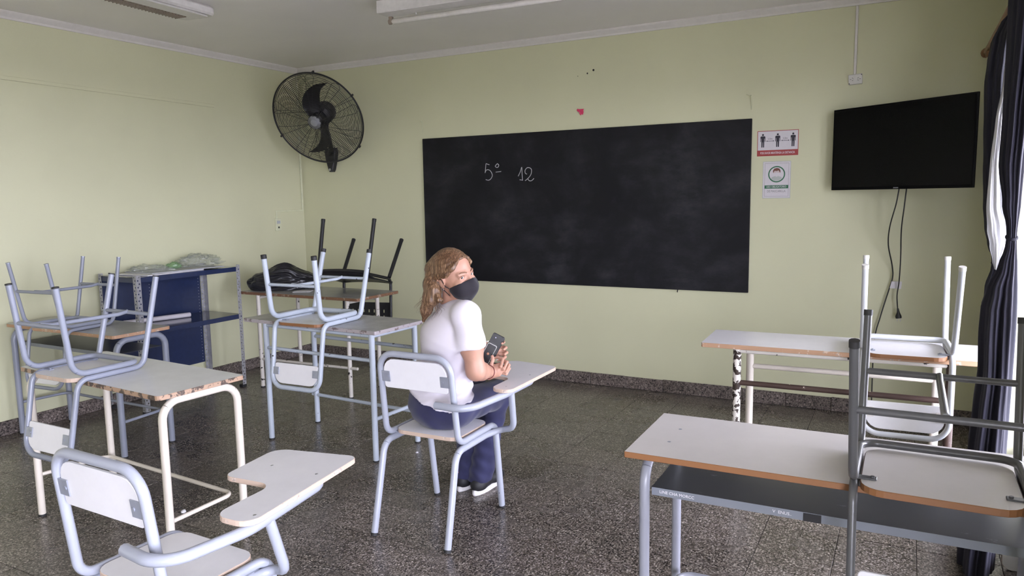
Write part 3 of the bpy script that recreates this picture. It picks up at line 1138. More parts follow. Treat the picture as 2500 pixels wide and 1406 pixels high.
for (x, y, sx, sy) in ((0.215, 0.455, -1, -1), (0.215, -0.455, -1, 1), (-0.21, 0.455, 1, -1), (-0.21, -0.455, 1, 1)):
    slotted('upright', x, y, sx, sy, 1.0, su)
for z in (0.985, 0.602):
    q = MB()
    q.box((-0.207, -0.452, z - 0.002), (0.212, 0.452, z))
    q.box((0.209, -0.452, z - 0.036), (0.2125, 0.452, z))
    q.box((-0.208, -0.452, z - 0.036), (-0.2045, 0.452, z))
    q.box((-0.2045, 0.4485, z - 0.036), (0.209, 0.452, z))
    q.box((-0.2045, -0.452, z - 0.036), (0.209, -0.4485, z))
    q.m = [1 if i < 6 else 0 for i in range(len(q.m))]
    q.build('shelf', ['shelf_navy', 'shelf_navy_top'], su)
q = MB()
q.box((-0.203, -0.448, 0.18), (-0.200, 0.405, 0.95))
pn = q.build('back_panel', 'shelf_navy', su)
q = MB()
for k in range(30):
    q.disc((-0.2005, 0.385, 0.20 + k * 0.0252), 0.0036, (1, 0, 0), seg=8, th=0.0012)
    if k > 16:
        q.disc((-0.2005, -0.06, 0.20 + k * 0.0252), 0.0036, (1, 0, 0), seg=8, th=0.0012)
q.build('punched_holes', 'slotted_steel', pn)
q = MB()
q.box((-0.207, 0.4475, 0.10), (-0.168, 0.4485, 0.95))
q.build('corner_strip', 'slotted_steel', su)

# rolled white tube on the middle shelf, papers and bags on the top shelf
q = MB()
M = Matrix.Translation((0.140, -1.765, 0.6255)) @ Matrix.Rotation(math.radians(76), 4, 'Z') @ Matrix.Rotation(math.radians(90), 4, 'Y')
q.lathe([(0.0, -0.25), (0.017, -0.25), (0.0185, -0.245), (0.0185, 0.245), (0.017, 0.25), (0.0, 0.25)], 16, M=M)
q.v = [(x, y, z - 0.004) for x, y, z in q.v]
tag(q.build('paper_roll', 'sign_white'), 'white paper roll lying on the middle navy shelf', 'paper roll')
for k, (x, y, r_, lx_, ly_) in enumerate(((0.26, -1.80, 3, 0.34, 0.50), (0.25, -1.66, -2, 0.33, 0.62))):
    q = MB()
    q.box((-lx_ / 2, -ly_ / 2, 0), (lx_ / 2, ly_ / 2, 0.007), c=0.001)
    o = q.build('paper_sheaf', 'paper_grey' if k else 'paper_white')
    o.location = (x, y, 0.986 + 0.0075 * k)
    o.rotation_euler = (0, 0, math.radians(r_))
    tag(o, ['lower sheaf of white papers on the navy shelf top', 'upper grey sheaf of papers under the clear plastic bags'][k], 'papers')


def blob(name, mats, loc, rx, ry, rz_, amp, freq, seed, sub=5, flat=0.0, ridge=0.0):
    """crumpled sack: a sphere pushed about by noise and flattened where it rests"""
    import bmesh
    bm = bmesh.new()
    bmesh.ops.create_icosphere(bm, subdivisions=sub, radius=1.0)
    off = Vector((seed * 3.1, seed * 1.7, seed * 0.9))
    for v in bm.verts:
        d = v.co.normalized()
        n1 = noise.noise(d * freq + off)
        n2 = noise.noise(d * freq * 2.7 + off * 2)
        n3 = 1 - abs(noise.noise(d * freq * 1.9 + off * 3)) * 2
        k = 1 + amp * (n1 + 0.5 * n2) + ridge * n3
        p = Vector((d.x * rx * k, d.y * ry * k, d.z * rz_ * k))
        if p.z < -rz_ * flat:
            p.z = -rz_ * flat + (p.z + rz_ * flat) * 0.04
        v.co = p
    zmin = min(v.co.z for v in bm.verts)
    for v in bm.verts:
        v.co.z -= zmin
    me = bpy.data.meshes.new(name)
    bm.to_mesh(me)
    bm.free()
    for m_ in mats:
        me.materials.append(MATS[m_])
    me.polygons.foreach_set('use_smooth', [True] * len(me.polygons))
    o = bpy.data.objects.new(name, me)
    COL.objects.link(o)
    o.location = loc
    return o


o = blob('plastic_bag', ['clear_plastic'], (0.20, -1.85, 1.002), 0.13, 0.11, 0.028, 0.45, 2.6, 2, flat=0.3, ridge=0.25)
tag(o, 'flat clear plastic bag along the navy shelf top', 'plastic bag')
o = blob('plastic_bag', ['clear_plastic'], (0.17, -1.395, 1.002), 0.12, 0.15, 0.062, 0.45, 2.4, 5, flat=0.2, ridge=0.25)
tag(o, 'crumpled clear plastic bag standing highest on the navy shelf top', 'plastic bag')
o = blob('plastic_bag', ['green_plastic'], (0.20, -1.64, 1.003), 0.05, 0.04, 0.030, 0.4, 2.5, 9, sub=4, flat=0.3, ridge=0.2)
tag(o, 'small greenish plastic bag among the clear bags on the shelf', 'plastic bag')

# black sack on the corner table: swollen left end, gathered neck to the right
plain('sack_black', (0.013, 0.013, 0.017), 0.30, var=0.4)
import bmesh
bm = bmesh.new()
bmesh.ops.create_icosphere(bm, subdivisions=6, radius=1.0)
for v in bm.verts:
    d = v.co.normalized()
    x = d.x
    env = 1.0 - 0.55 * max(0.0, x - 0.15) ** 1.3
    n1 = noise.noise(d * 2.2 + Vector((4, 1, 7)))
    n3 = 1 - 2 * abs(noise.noise(Vector((d.x * 2.0, d.y * 5.5, d.z * 5.5)) + Vector((2, 9, 3))))
    k = 1 + 0.12 * n1 + 0.10 * n3
    p = Vector((x * 0.30 * (1 + 0.10 * n1), d.y * 0.135 * env * k, d.z * 0.105 * env * k))
    p.z += 0.045 * math.exp(-((x + 0.0) / 0.35) ** 2) * max(0, d.z) + 0.02 * max(0, x - 0.5)
    if p.z < -0.055:
        p.z = -0.055 + (p.z + 0.055) * 0.03
    v.co = p
zmin = min(v.co.z for v in bm.verts)
for v in bm.verts:
    v.co.z -= zmin
me = bpy.data.meshes.new('trash_bag')
bm.to_mesh(me)
bm.free()
me.materials.append(MATS['sack_black'])
me.polygons.foreach_set('use_smooth', [True] * len(me.polygons))
o = bpy.data.objects.new('trash_bag', me)
COL.objects.link(o)
o.location = (0.665, -0.945, 0.779)
o.rotation_euler = (0, 0, math.radians(38))
tag(o, 'filled black trash bag lying on the far corner table', 'trash bag')
q = MB()
q.box((-0.07, -0.05, 0), (0.07, 0.05, 0.004), c=0.001)
o = q.build('paper_card', 'paper_white')
o.location = (0.93, -1.03, 0.7795)
o.rotation_euler = (0, 0, 0.5)
tag(o, 'small white card beside the black trash bag', 'card')

# ------------------------------------------------------------------ blackboard
bb = thing('blackboard', 'long black blackboard on the green back wall', 'blackboard', (2.813, -0.001, 1.408))
q = MB()
q.box((-1.385, -0.018, -0.610), (1.385, 0.0, 0.610), c=0.002)
q.build('slate', 'blackboard_slate', bb)
strokes = [[[2.095, 1.773], [2.062, 1.784], [2.057, 1.742], [2.052, 1.707], [2.063, 1.729], [2.083, 1.733], [2.106, 1.72], [2.121, 1.69], [2.114, 1.667], [2.096, 1.65], [2.077, 1.647], [2.057, 1.653]],
           [[2.171, 1.78], [2.151, 1.761], [2.163, 1.749], [2.178, 1.752], [2.184, 1.768], [2.171, 1.78]], [[2.154, 1.711], [2.206, 1.715]],
           [[2.363, 1.672], [2.384, 1.709], [2.397, 1.744], [2.399, 1.692], [2.403, 1.639]], [[2.376, 1.643], [2.406, 1.638]],
           [[2.444, 1.687], [2.429, 1.694], [2.427, 1.717], [2.444, 1.736], [2.466, 1.737], [2.485, 1.722], [2.482, 1.689], [2.465, 1.664], [2.443, 1.645], [2.426, 1.634]],
           [[2.45, 1.653], [2.461, 1.635], [2.48, 1.632], [2.495, 1.64], [2.506, 1.651]]]


def smooth_path(P, n=4):
    P = [Vector(p) for p in P]
    if len(P) < 3:
        return P
    out = []
    for i in range(len(P) - 1):
        p0, p1, p2, p3 = P[max(i - 1, 0)], P[i], P[i + 1], P[min(i + 2, len(P) - 1)]
        for k in range(n):
            t = k / n
            out.append(0.5 * ((2 * p1) + (p2 - p0) * t + (2 * p0 - 5 * p1 + 4 * p2 - p3) * t * t + (3 * p1 - p0 - 3 * p2 + p3) * t ** 3))
    out.append(P[-1])
    return out


q = MB()
for k, st_ in enumerate(strokes):
    pts = [(x - 2.813, -0.0188, z - 1.408) for x, z in st_]
    pts = smooth_path(pts, 4) if k != 0 else [Vector(p) for p in pts[:2]] + smooth_path(pts[1:4], 4)[1:] + smooth_path(pts[3:], 4)[1:]
    q.sweep(pts, 0.0028, 0, seg=6)
q.v = [(x, -0.0188 + (y + 0.0188) * 0.3, z) for x, y, z in q.v]
ch = q.build('chalk_writing', 'chalk', bb)
ch['label'] = 'white chalk writing reading 5º 12'
q = MB()
q.sweep([(0.875, -0.004, -0.608), (0.875, -0.02, -0.622), (0.877, -0.022, -0.628)], 0.004, 0, seg=6)
q.build('hook', 'black_metal', bb)

# ------------------------------------------------------------------ television on a swivel arm
TL = Vector((4.735, -0.085, 0))
ang = math.radians(-34.5)
tv = thing('television', 'black flat television swivelled out from the back wall', 'television', (4.735 + 0.464 * math.cos(ang), -0.085 + 0.464 * math.sin(ang), 1.772), ang)
q = MB()
q.box((-0.464, -0.012, -0.258), (0.464, 0.002, 0.258), c=0.002)
q.box((-0.34, 0.002, -0.22), (0.34, 0.045, 0.16), c=0.015)
q.build('body', 'tv_bezel', tv)
q = MB()
q.box((-0.453, -0.0135, -0.240), (0.453, -0.0115, 0.248))
q.build('screen', 'tv_screen', tv)
q = MB()
q.box((-0.016, -0.0138, -0.2525), (0.016, -0.0122, -0.2465))
q.build('logo', 'hub_grey', tv)
q = MB()
q.box((-0.06, 0.045, -0.10), (0.06, 0.055, 0.10), c=0.002)
Minv = tv.matrix_basis.inverted()
loc = lambda p: Matrix.Rotation(-ang, 4, 'Z') @ (Vector(p) - tv.location)
q.sweep([loc((5.10, -0.33, 1.77)), loc((5.22, -0.18, 1.77)), loc((5.08, -0.005, 1.77))], 0.018, 0, seg=8)
p_ = loc((5.08, -0.006, 1.77))
q.sweep([loc((5.08, -0.012, 1.67)), loc((5.08, -0.012, 1.87))], 0.012, 0, seg=8)
q.build('wall_arm', 'black_metal', tv)

cab = smooth_path([(5.128, -0.30, 1.515), (5.115, -0.29, 1.42), (5.085, -0.22, 1.28), (5.080, -0.12, 1.16), (5.105, -0.06, 1.03), (5.112, -0.03, 0.95), (5.095, -0.03, 0.87), (5.05, -0.03, 0.68), (5.02, -0.03, 0.50), (5.02, -0.03, 0.05)], 6)
q = MB()
q.sweep(cab, 0.0042, 0, seg=6)
c_o = tag(q.build('antenna_cable', 'rubber_black'), 'black cable hanging from the television down behind the table', 'cable')
cab = smooth_path([(5.168, -0.30, 1.515), (5.160, -0.28, 1.40), (5.150, -0.20, 1.26), (5.153, -0.12, 1.08), (5.150, -0.08, 0.92), (5.142, -0.06, 0.83), (5.150, -0.055, 0.735)], 6)
pc = thing('power_cord', 'black power cord with a dangling plug under the television', 'power cord', (5.15, -0.055, 0.70))
q = MB()
q.sweep([p - Vector((5.15, -0.055, 0.70)) for p in cab], 0.0042, 0, seg=6)
q.build('cord', 'rubber_black', pc)
q = MB()
q.sweep([(0, 0, 0.045), (0.004, 0, 0.02), (0.006, -0.002, -0.005), (0.008, -0.002, -0.018)], [0.006, 0.009, 0.019, 0.018], 0, seg=10)
pl = q.build('plug', 'rubber_black', pc)
q = MB()
for dx in (-0.008, 0.010):
    q.box((0.006 + dx, -0.003, -0.040), (0.0095 + dx, -0.001, -0.017))
q.build('pin', 'screw_steel', pl)
q = MB()
q.slab([(-0.036, -0.022), (0.030, -0.024), (0.034, 0.024), (-0.026, 0.024)], -0.0006, 0.0006, 0, 0, M=wallM(5.133, 0.895, -0.036), c=0.0003)
o = q.build('cable_label', 'tag_white')
tag(o, 'white paper label clipped between the two television cables', 'label')

# ------------------------------------------------------------------ signs
def flat_shape(name, outlines, mat, parent, M, d, z=0.0):
    q = MB()
    for ol in outlines:
        q.slab(ol, z, z + d, 0, 0, M=M, c=0.0001)
    return q.build(name, mat, parent)


def circ(cx, cy, r_, n_=20, sx=1.0, sy=1.0, a0=0, a1=360):
    return [(cx + sx * r_ * math.cos(math.radians(a0 + (a1 - a0) * k / n_)), cy + sy * r_ * math.sin(math.radians(a0 + (a1 - a0) * k / n_))) for k in range(n_ + (0 if a1 - a0 == 360 else 1))]


R_ = lambda x0, y0, x1, y1: [(x0, y0), (x1, y0), (x1, y1), (x0, y1)]
sg1 = thing('distance_sign', 'red and white keep-distance sign beside the blackboard', 'sign', (4.370, -0.001, 1.843))
SM = Matrix.Rotation(math.radians(90), 4, 'X')
W2, H2 = 0.135, 0.086
flat_shape('panel', [R_(-W2, -H2, W2, H2)], 'sign_red', sg1, SM, 0.0012)
flat_shape('white_field', [R_(-W2 + 0.004, -0.046, W2 - 0.004, H2 - 0.004)], 'sign_white', sg1, SM, 0.0004, 0.0012)


def figure(cx, cy, s):
    body = [(-0.016, 0.012), (-0.0165, 0.030), (-0.011, 0.034), (0.011, 0.034), (0.0165, 0.030), (0.016, 0.012), (0.0165, -0.004), (0.0125, -0.004), (0.0118, 0.018), (0.0098, 0.018), (0.0092, -0.042), (0.0018, -0.042), (0.001, -0.006), (-0.001, -0.006), (-0.0018, -0.042), (-0.0092, -0.042), (-0.0098, 0.018), (-0.0118, 0.018), (-0.0125, -0.004), (-0.0165, -0.004)]
    body = body[::-1]
    return [[(cx + x * s, cy + y * s) for x, y in body], circ(cx, cy + 0.043 * s, 0.0068 * s, 14)]


for cx in (-0.098, 0.0, 0.100):
    flat_shape('pictogram', figure(cx, 0.016, 1.0), 'sign_ink', sg1, SM, 0.0003, 0.0016)
for cx in (-0.049, 0.050):
    arr = [R_(cx - 0.021, 0.0145, cx + 0.021, 0.0173), [(cx - 0.027, 0.0159), (cx - 0.019, 0.0115), (cx - 0.019, 0.0203)], [(cx + 0.027, 0.0159), (cx + 0.019, 0.0203), (cx + 0.019, 0.0115)]]
    flat_shape('arrow', arr, 'sign_ink', sg1, SM, 0.0003, 0.0016)
for cx in (-0.049, 0.050):
    text_mesh('1,5m.', 'lettering', 'sign_ink', sg1, SM @ Matrix.Translation((cx, 0.031, 0.0017)), 0.016, 1.0)
text_mesh('POR FAVOR MANTENGA LA DISTANCIA', 'lettering', 'sign_white', sg1, SM @ Matrix.Translation((0, -0.066, 0.0014)), 0.0215, 0.585, offset=0.0003)

sg2 = thing('mask_sign', 'white sign with a green ring about wearing a mask, below the distance sign', 'sign', (4.369, -0.001, 1.593))
flat_shape('laminate', [R_(-0.0925, -0.127, 0.0925, 0.127)], 'sign_pale', sg2, SM, 0.0010)
flat_shape('panel', [R_(-0.089, -0.123, 0.089, 0.123)], 'sign_white', sg2, SM, 0.0003, 0.0010)
bd = [R_(-0.079, 0.1125, 0.079, 0.1135), R_(-0.079, -0.1135, 0.079, -0.1125), R_(-0.079, -0.1125, -0.078, 0.1125), R_(0.078, -0.1125, 0.079, 0.1125)]
flat_shape('border', bd, 'sign_ink', sg2, SM, 0.0002, 0.0013)
q = MB()
ring_o, ring_i = circ(0, 0.038, 0.056, 36), circ(0, 0.038, 0.048, 36)
V = [(x, y, 0.0016) for x, y in ring_o + ring_i]
q.add(V, [(k, (k + 1) % 36, 36 + (k + 1) % 36, 36 + k) for k in range(36)], 0, False, SM)
q.build('ring', 'sign_green', sg2)
flat_shape('head', [circ(0, 0.052, 0.023, 20, 0.92, 1.1)], 'sign_skin', sg2, SM, 0.0003, 0.0014)
flat_shape('hair', [[(-0.023, 0.046), (-0.019, 0.052), (-0.014, 0.062), (0.0, 0.060), (0.013, 0.064), (0.019, 0.053), (0.0235, 0.046), (0.025, 0.062), (0.018, 0.076), (0.002, 0.081), (-0.016, 0.077), (-0.025, 0.063)]], 'sign_brown', sg2, SM, 0.0003, 0.0018)
flat_shape('face_mask', [[(-0.020, 0.046), (-0.014, 0.031), (0.0, 0.026), (0.014, 0.031), (0.020, 0.046), (0.0, 0.051)]], 'sign_white', sg2, SM, 0.0003, 0.0019)
flat_shape('shoulders', [[(-0.036, 0.006), (-0.016, -0.006), (0.0, -0.008), (0.018, -0.005), (0.036, 0.006), (0.032, 0.018), (0.010, 0.026), (0.0, 0.020), (-0.010, 0.026), (-0.032, 0.018)]], 'sign_pale', sg2, SM, 0.0003, 0.0015)
flat_shape('green_band', [R_(-0.078, -0.060, 0.078, -0.037)], 'sign_green', sg2, SM, 0.0003, 0.0013)
text_mesh('USO OBLIGATORIO', 'lettering', 'sign_white', sg2, SM @ Matrix.Translation((0, -0.0485, 0.0018)), 0.0185, 0.80, offset=0.0002)
text_mesh('DE MASCARILLA', 'lettering', 'sign_ink', sg2, SM @ Matrix.Translation((0, -0.079, 0.0015)), 0.0225, 0.74, offset=-0.0003)

# ------------------------------------------------------------------ sockets, conduits, scraps on the walls
so = thing('wall_socket', 'white double wall socket above the television', 'socket', (4.843, 0.0, 2.227), 0)
q = MB()
q.box((-0.041, -0.024, -0.032), (0.041, 0.0, 0.032), c=0.003, M=Matrix.Rotation(math.radians(-3), 4, 'Y'))
q.build('face_plate', 'white_plastic', so)
q = MB()
for cx, sg in ((-0.018, 1), (0.018, -1)):
    for (dx, dz, a) in ((-0.010 * sg, 0, 90), (0.002 * sg, 0.007, 55 * -sg), (0.002 * sg, -0.007, 55 * sg)):
        M = Matrix.Translation((cx + dx, -0.0243, dz)) @ Matrix.Rotation(math.radians(a), 4, 'Y')
        q.box((-0.0011, -0.0008, -0.0045), (0.0011, 0.0005, 0.0045), M=M)
for (x, z) in ((-0.035, -0.027), (0.035, 0.027)):
    q.disc((x, -0.0235, z), 0.0032, (0, -1, 0), seg=8, th=0.001)
q.build('pin_slot', 'dark_hole', so)
q = MB()
q.box((4.830, -0.014, 2.258), (4.846, 0.0, 2.690), c=0.002)
tag(q.build('conduit', 'cove_plaster'), 'thin pale conduit from ceiling to the socket above the television', 'conduit')
so = thing('wall_socket', 'small single wall socket low on the left wall near the corner', 'socket', (0.0, -0.352, 1.285), math.radians(90))
q = MB()
q.box((-0.034, -0.016, -0.058), (0.034, 0.0, 0.058), c=0.003)
q.build('face_plate', 'conduit_paint', so)
q = MB()
q.box((-0.020, -0.0175, 0.008), (0.020, -0.0155, 0.036))
q.build('module', 'paper_grey', so)
q = MB()
q.box((-0.008, -0.0172, -0.034), (0.008, -0.0158, -0.018))
q.build('pin_slot', 'dark_hole', so)
q = MB()
q.box((0.002, -0.034, 1.408), (0.014, -0.018, 2.69), c=0.002)
q.box((0.0, -0.372, 1.402), (0.012, -0.018, 1.416), c=0.002)
q.box((0.0, -0.372, 1.343), (0.012, -0.358, 1.402), c=0.002)
tag(q.build('conduit', 'conduit_paint'), 'painted corner conduit running down to the small socket', 'conduit')
q = MB()
q.box((0.0, -3.4, 2.296), (0.012, -1.02, 2.322), c=0.002)
o = q.build('conduit', 'wall_paint')
o.rotation_euler = (math.radians(-0.6), 0, 0)
o.location.z = -0.018
tag(o, 'long horizontal painted conduit high on the left wall', 'conduit')
q = MB()
for (x, z, r_) in ((3.015, 2.456, 0.0085), (2.965, 2.436, 0.0062), (2.886, 2.422, 0.003)):
    q.disc((x, -0.0004, z), r_, (0, -1, 0), seg=10, th=0.0006)
o = q.build('screw_holes', 'dark_hole', wall_back)
q = MB()
q.slab([(-0.030, 0.014), (-0.020, 0.002), (-0.006, -0.004), (-0.004, -0.018), (0.006, -0.028), (0.012, -0.018), (0.022, -0.026), (0.030, -0.004), (0.026, 0.012), (0.034, 0.020), (-0.012, 0.020), (-0.020, 0.026)], -0.0005, 0.0008, 0, 0, M=wallM(2.906, 2.151, -0.004), c=0.0002)
for i_, v_ in enumerate(q.v):
    q.v[i_] = (v_[0], v_[1] - 0.006 * (math.sin(v_[0] * 120) * 0.5 + 0.5), v_[2])
tag(q.build('paper_scrap', 'pink_paper'), 'torn scrap of pink paper stuck above the blackboard', 'paper')
for k, (x, z) in enumerate(((4.185, 2.175), (1.420, 2.170))):
    q = MB()
    q.sweep([(x - 0.03, -0.004, z + 0.012), (x, -0.010, z), (x + 0.004, -0.006, z - 0.03), (x + 0.006, -0.004, z - 0.095)], 0.0022, 0, seg=6)
    q.sweep([(x, -0.001, z), (x, -0.022, z + 0.004)], 0.003, 0, seg=6)
    tag(q.build('wall_hook', 'conduit_paint'), ['small wire hook over the right end of the blackboard', 'small wire hook over the left end of the blackboard'][k], 'hook')

# ------------------------------------------------------------------ wall fan
FP = Vector((0.617, -0.42, 2.205))
nf = Vector((0.232, -0.841, -0.468)).normalized()
vf = (Vector((0, 0, 1)) - nf * nf.z).normalized()
uf = vf.cross(nf).normalized()
FM = Matrix((uf, vf, nf)).transposed().to_4x4()
FM.translation = FP
fan = thing('wall_fan', 'large black caged wall fan in the corner above the tables', 'fan', FP)
fan.matrix_world = FM
FR = 0.410


def dome(r_, sgn):
    return sgn * (0.082 if sgn > 0 else 0.10) * (1 - (r_ / FR) ** 2.6)


for nm, sgn in (('front_guard', 1), ('rear_guard', -1)):
    q = MB()
    for k in range(27):
        r_ = 0.062 + (FR - 0.062) * k / 27
        z = dome(r_, sgn)
        q.sweep([(r_ * math.cos(a), r_ * math.sin(a), z) for a in [2 * math.pi * i / 72 for i in range(72)]], 0.0017, 0, True, 4)
    for k in range(10 if sgn > 0 else 5):
        a = 2 * math.pi * (k + 0.35) / (10 if sgn > 0 else 5)
        w_ = 0.055 if sgn > 0 else 0.02
        pts = []
        for i in range(15):
            r_ = 0.055 + (FR * 0.93 - 0.055) * i / 14
            pts.append((r_, a + w_ * (r_ / FR) ** 0.3 * 1.9, dome(r_, sgn) + sgn * 0.003))
        back = [(r_, a - (aa - a), z) for r_, aa, z in pts[::-1]]
        tip = [(FR * 0.965, a + w_ * 1.2, dome(FR * 0.965, sgn) + sgn * 0.003), (FR * 0.985, a, dome(FR * 0.985, sgn) + sgn * 0.003), (FR * 0.965, a - w_ * 1.2, dome(FR * 0.965, sgn) + sgn * 0.003)]
        q.sweep([(r_ * math.cos(aa), r_ * math.sin(aa), z) for r_, aa, z in pts + tip + back], 0.0019, 0, False, 4)
    g_ = q.build(nm, 'fan_black', fan)
q = MB()
q.sweep([(FR * math.cos(a), FR * math.sin(a), 0) for a in [2 * math.pi * i / 96 for i in range(96)]], 0.0075, 0, True, 8)
for a in (math.radians(80), math.radians(28), math.radians(200), math.radians(320)):
    q.box((-0.008, FR - 0.006, -0.012), (0.008, FR + 0.018, 0.012), M=Matrix.Rotation(a - math.pi / 2, 4, 'Z'), c=0.002)
q.build('rim', 'fan_black', fan)
for sgn in (1, -1):
    Mb = Matrix.Rotation(0 if sgn > 0 else math.pi, 4, 'Z') @ Matrix.Rotation(math.radians(-4), 4, 'Z')
    nl, nw = 16, 6
    V = []
    for face in (1, -1):
        for i in range(nl + 1):
            t_ = i / nl
            r_ = 0.035 + 0.325 * t_
            lean = -0.34 + 0.98 * t_ ** 2
            wd = (0.022 + 0.112 * math.sin(math.pi * min(1, t_ * 0.83 + 0.16))) * (1 if t_ < 0.85 else max(0.12, 1 - ((t_ - 0.85) / 0.15) ** 2 * 0.9))
            for j in range(nw + 1):
                s_ = j / nw - 0.5
                ang_ = math.pi / 2 - lean * 0.75
                c_, s2 = math.cos(ang_), math.sin(ang_)
                x = r_ * c_ + s_ * wd * s2 - 0.012
                y = r_ * s2 - s_ * wd * c_
                z = -s_ * wd * (0.75 - 0.45 * t_) + 0.010 * math.cos(s_ * math.pi) + face * 0.0015 - 0.01
                V.append((x, y, z))
    n_ = (nl + 1) * (nw + 1)
    F_ = []
    gi = lambda i, j: i * (nw + 1) + j
    for i in range(nl):
        for j in range(nw):
            F_.append((gi(i, j), gi(i + 1, j), gi(i + 1, j + 1), gi(i, j + 1)))
            F_.append(tuple(n_ + k for k in (gi(i, j), gi(i, j + 1), gi(i + 1, j + 1), gi(i + 1, j))))
        for j in (0, nw):
            F_.append((gi(i, j), gi(i + 1, j), n_ + gi(i + 1, j), n_ + gi(i, j)))
    F_.append(tuple(gi(nl, j) for j in range(nw + 1)) + tuple(n_ + gi(nl, j) for j in range(nw, -1, -1)))
    q = MB()
    q.add(V, F_, 0, True, Mb)
    q.build('blade', 'black_plastic', fan)
q = MB()
q.lathe([(0.0, 0.04), (0.045, 0.038), (0.06, 0.02), (0.06, -0.045), (0.0, -0.05)], 20)
q.build('blade_hub', 'black_plastic', fan)
q = MB()
q.lathe([(0.0, 0.093), (0.030, 0.092), (0.035, 0.088), (0.035, 0.080), (0.060, 0.079), (0.062, 0.073), (0.0, 0.073)], 24)
hb_ = q.build('hub_badge', 'hub_grey', fan)
q = MB()
q.lathe([(0.0, -0.055), (0.085, -0.06), (0.092, -0.075), (0.092, -0.185), (0.080, -0.205), (0.0, -0.21)], 24)
q.build('motor', 'fan_black', fan)
base_w = Vector((0.405, -0.005, 1.90))
inv = FM.inverted()
mt = FP - nf * 0.15
q = MB()
el = Vector((0.465, -0.10, 1.975))
q.sweep([inv @ (mt + Vector((0, 0, -0.03))), inv @ (mt + Vector((0, 0.0, -0.13))), inv @ el, inv @ (base_w + Vector((0, -0.05, 0.03)))], [0.040, 0.028, 0.022, 0.022], 0, seg=10)
q.build('bracket_arm', 'fan_black', fan)
q = MB()
pr_ = [(-0.055, 0.085), (-0.066, 0.045), (-0.055, -0.02), (-0.028, -0.115), (-0.016, -0.135), (0.016, -0.135), (0.028, -0.115), (0.055, -0.02), (0.066, 0.045), (0.055, 0.085)]
q.slab(pr_[::1], 0.0, 0.055, 0, 0, M=inv @ Matrix.Translation((0.405, -0.001, 1.90)) @ Matrix.Rotation(math.radians(90), 4, 'X'), c=0.008)
bs = q.build('wall_bracket', 'fan_black', fan)
q = MB()
q.disc((0, 0, 0), 0.012, (0, -1, 0), seg=10, th=0.006, M=inv @ Matrix.Translation((0.405, -0.057, 1.785)))
q.build('bolt', 'screw_steel', bs)

# ------------------------------------------------------------------ ceiling lamps
la = thing('ceiling_lamp', 'white ceiling lamp with a brown louvered strip, nearest the left wall', 'ceiling lamp', (1.12, -2.63, ZC - 0.002), math.radians(3.5))
q = MB()
ol = round_poly([(-0.14, -0.66), (0.14, -0.66), (0.14, 0.66), (-0.14, 0.66)], 0.05, 6)
q.slab(ol, -0.055, 0.0, 0, 0, c=0.012)
q.build('housing', 'lamp_white', la)
q = MB()
q.box((-0.118, -0.60, -0.0575), (-0.015, 0.56, -0.0545))
gp = q.build('louver_tray', 'louver_brown', la)
q = MB()
for k in range(47):
    y = -0.59 + k * 0.0248
    q.box((-0.116, y, -0.064), (-0.017, y + 0.003, -0.0576))
for k in range(1, 6):
    x = -0.116 + k * 0.0165
    q.box((x, -0.595, -0.064), (x + 0.003, 0.555, -0.0576))
q.build('louver_grid', 'louver_brown', gp)
q = MB()
q.slab(round_poly([(0.005, -0.62), (0.125, -0.62), (0.125, 0.62), (0.005, 0.62)], 0.04, 5), -0.068, -0.0552, 0, 0, c=0.006)
q.build('diffuser', 'lamp_white', la)

lb = thing('ceiling_lamp', 'bare fluorescent tube lamp on the ceiling over the blackboard', 'ceiling lamp', (2.81, -1.46, ZC - 0.002), math.radians(2.0))
q = MB()
q.box((-0.63, -0.085, -0.078), (0.63, 0.045, 0.0), c=0.004)
q.build('batten', 'lamp_white', lb)
for sx in (-1, 1):
    q = MB()
    q.box((sx * 0.60 - 0.012, -0.012 + 0.03, -0.122), (sx * 0.60 + 0.012, 0.012 + 0.03, -0.078), c=0.002)
    q.disc((sx * 0.60, 0.03, -0.110), 0.017, (sx, 0, 0), seg=10, th=0.014)
    q.build('lamp_holder', 'louver_brown', lb)
q = MB()
q.lathe([(0.0, -0.595), (0.010, -0.595), (0.0165, -0.58), (0.0165, 0.58), (0.010, 0.595), (0.0, 0.595)], 14, M=Matrix.Translation((0, 0.03, -0.110)) @ Matrix.Rotation(math.radians(90), 4, 'Y'))
q.build('lamp_tube', 'lamp_tube', lb)
q = MB()
q.sweep([(-0.40, 0.02, -0.045), (-0.40, 0.015, -0.075), (-0.395, 0.01, -0.092)], 0.004, 0, seg=6)
q.build('clip', 'white_plastic', lb)
q = MB()
q.box((-0.12, -0.02, -0.0475), (-0.02, 0.0, -0.0445))
q.sweep([(-0.03, 0.0, -0.045), (-0.028, 0.012, -0.072)], 0.004, 0, seg=6)
q.build('starter', 'louver_brown', lb)

# ------------------------------------------------------------------ curtains on a wooden rod
rod = thing('curtain_rod', 'brown wooden curtain rod along the window wall', 'curtain rod', (5.555, -4.0, 2.315))
q = MB()
q.sweep([(0, -3.8, 0), (0, 3.93, 0)], 0.017, 0, seg=12)
q.build('pole', 'wood_rod', rod)
q = MB()
q.sweep([(0, 3.93, 0), (0, 3.945, 0), (0, 3.965, 0), (0, 3.985, 0)], [0.02, 0.030, 0.028, 0.010], 0, seg=12)
q.build('finial', 'wood_rod', rod)
for y in (-0.25, -3.85, -7.6):
    q = MB()
    q.box((-0.015, y - 0.02 + 4.0, -0.055), (XR - 5.555, y + 0.02 + 4.0, -0.018), c=0.004)
    q.build('bracket', 'wood_rod', rod)


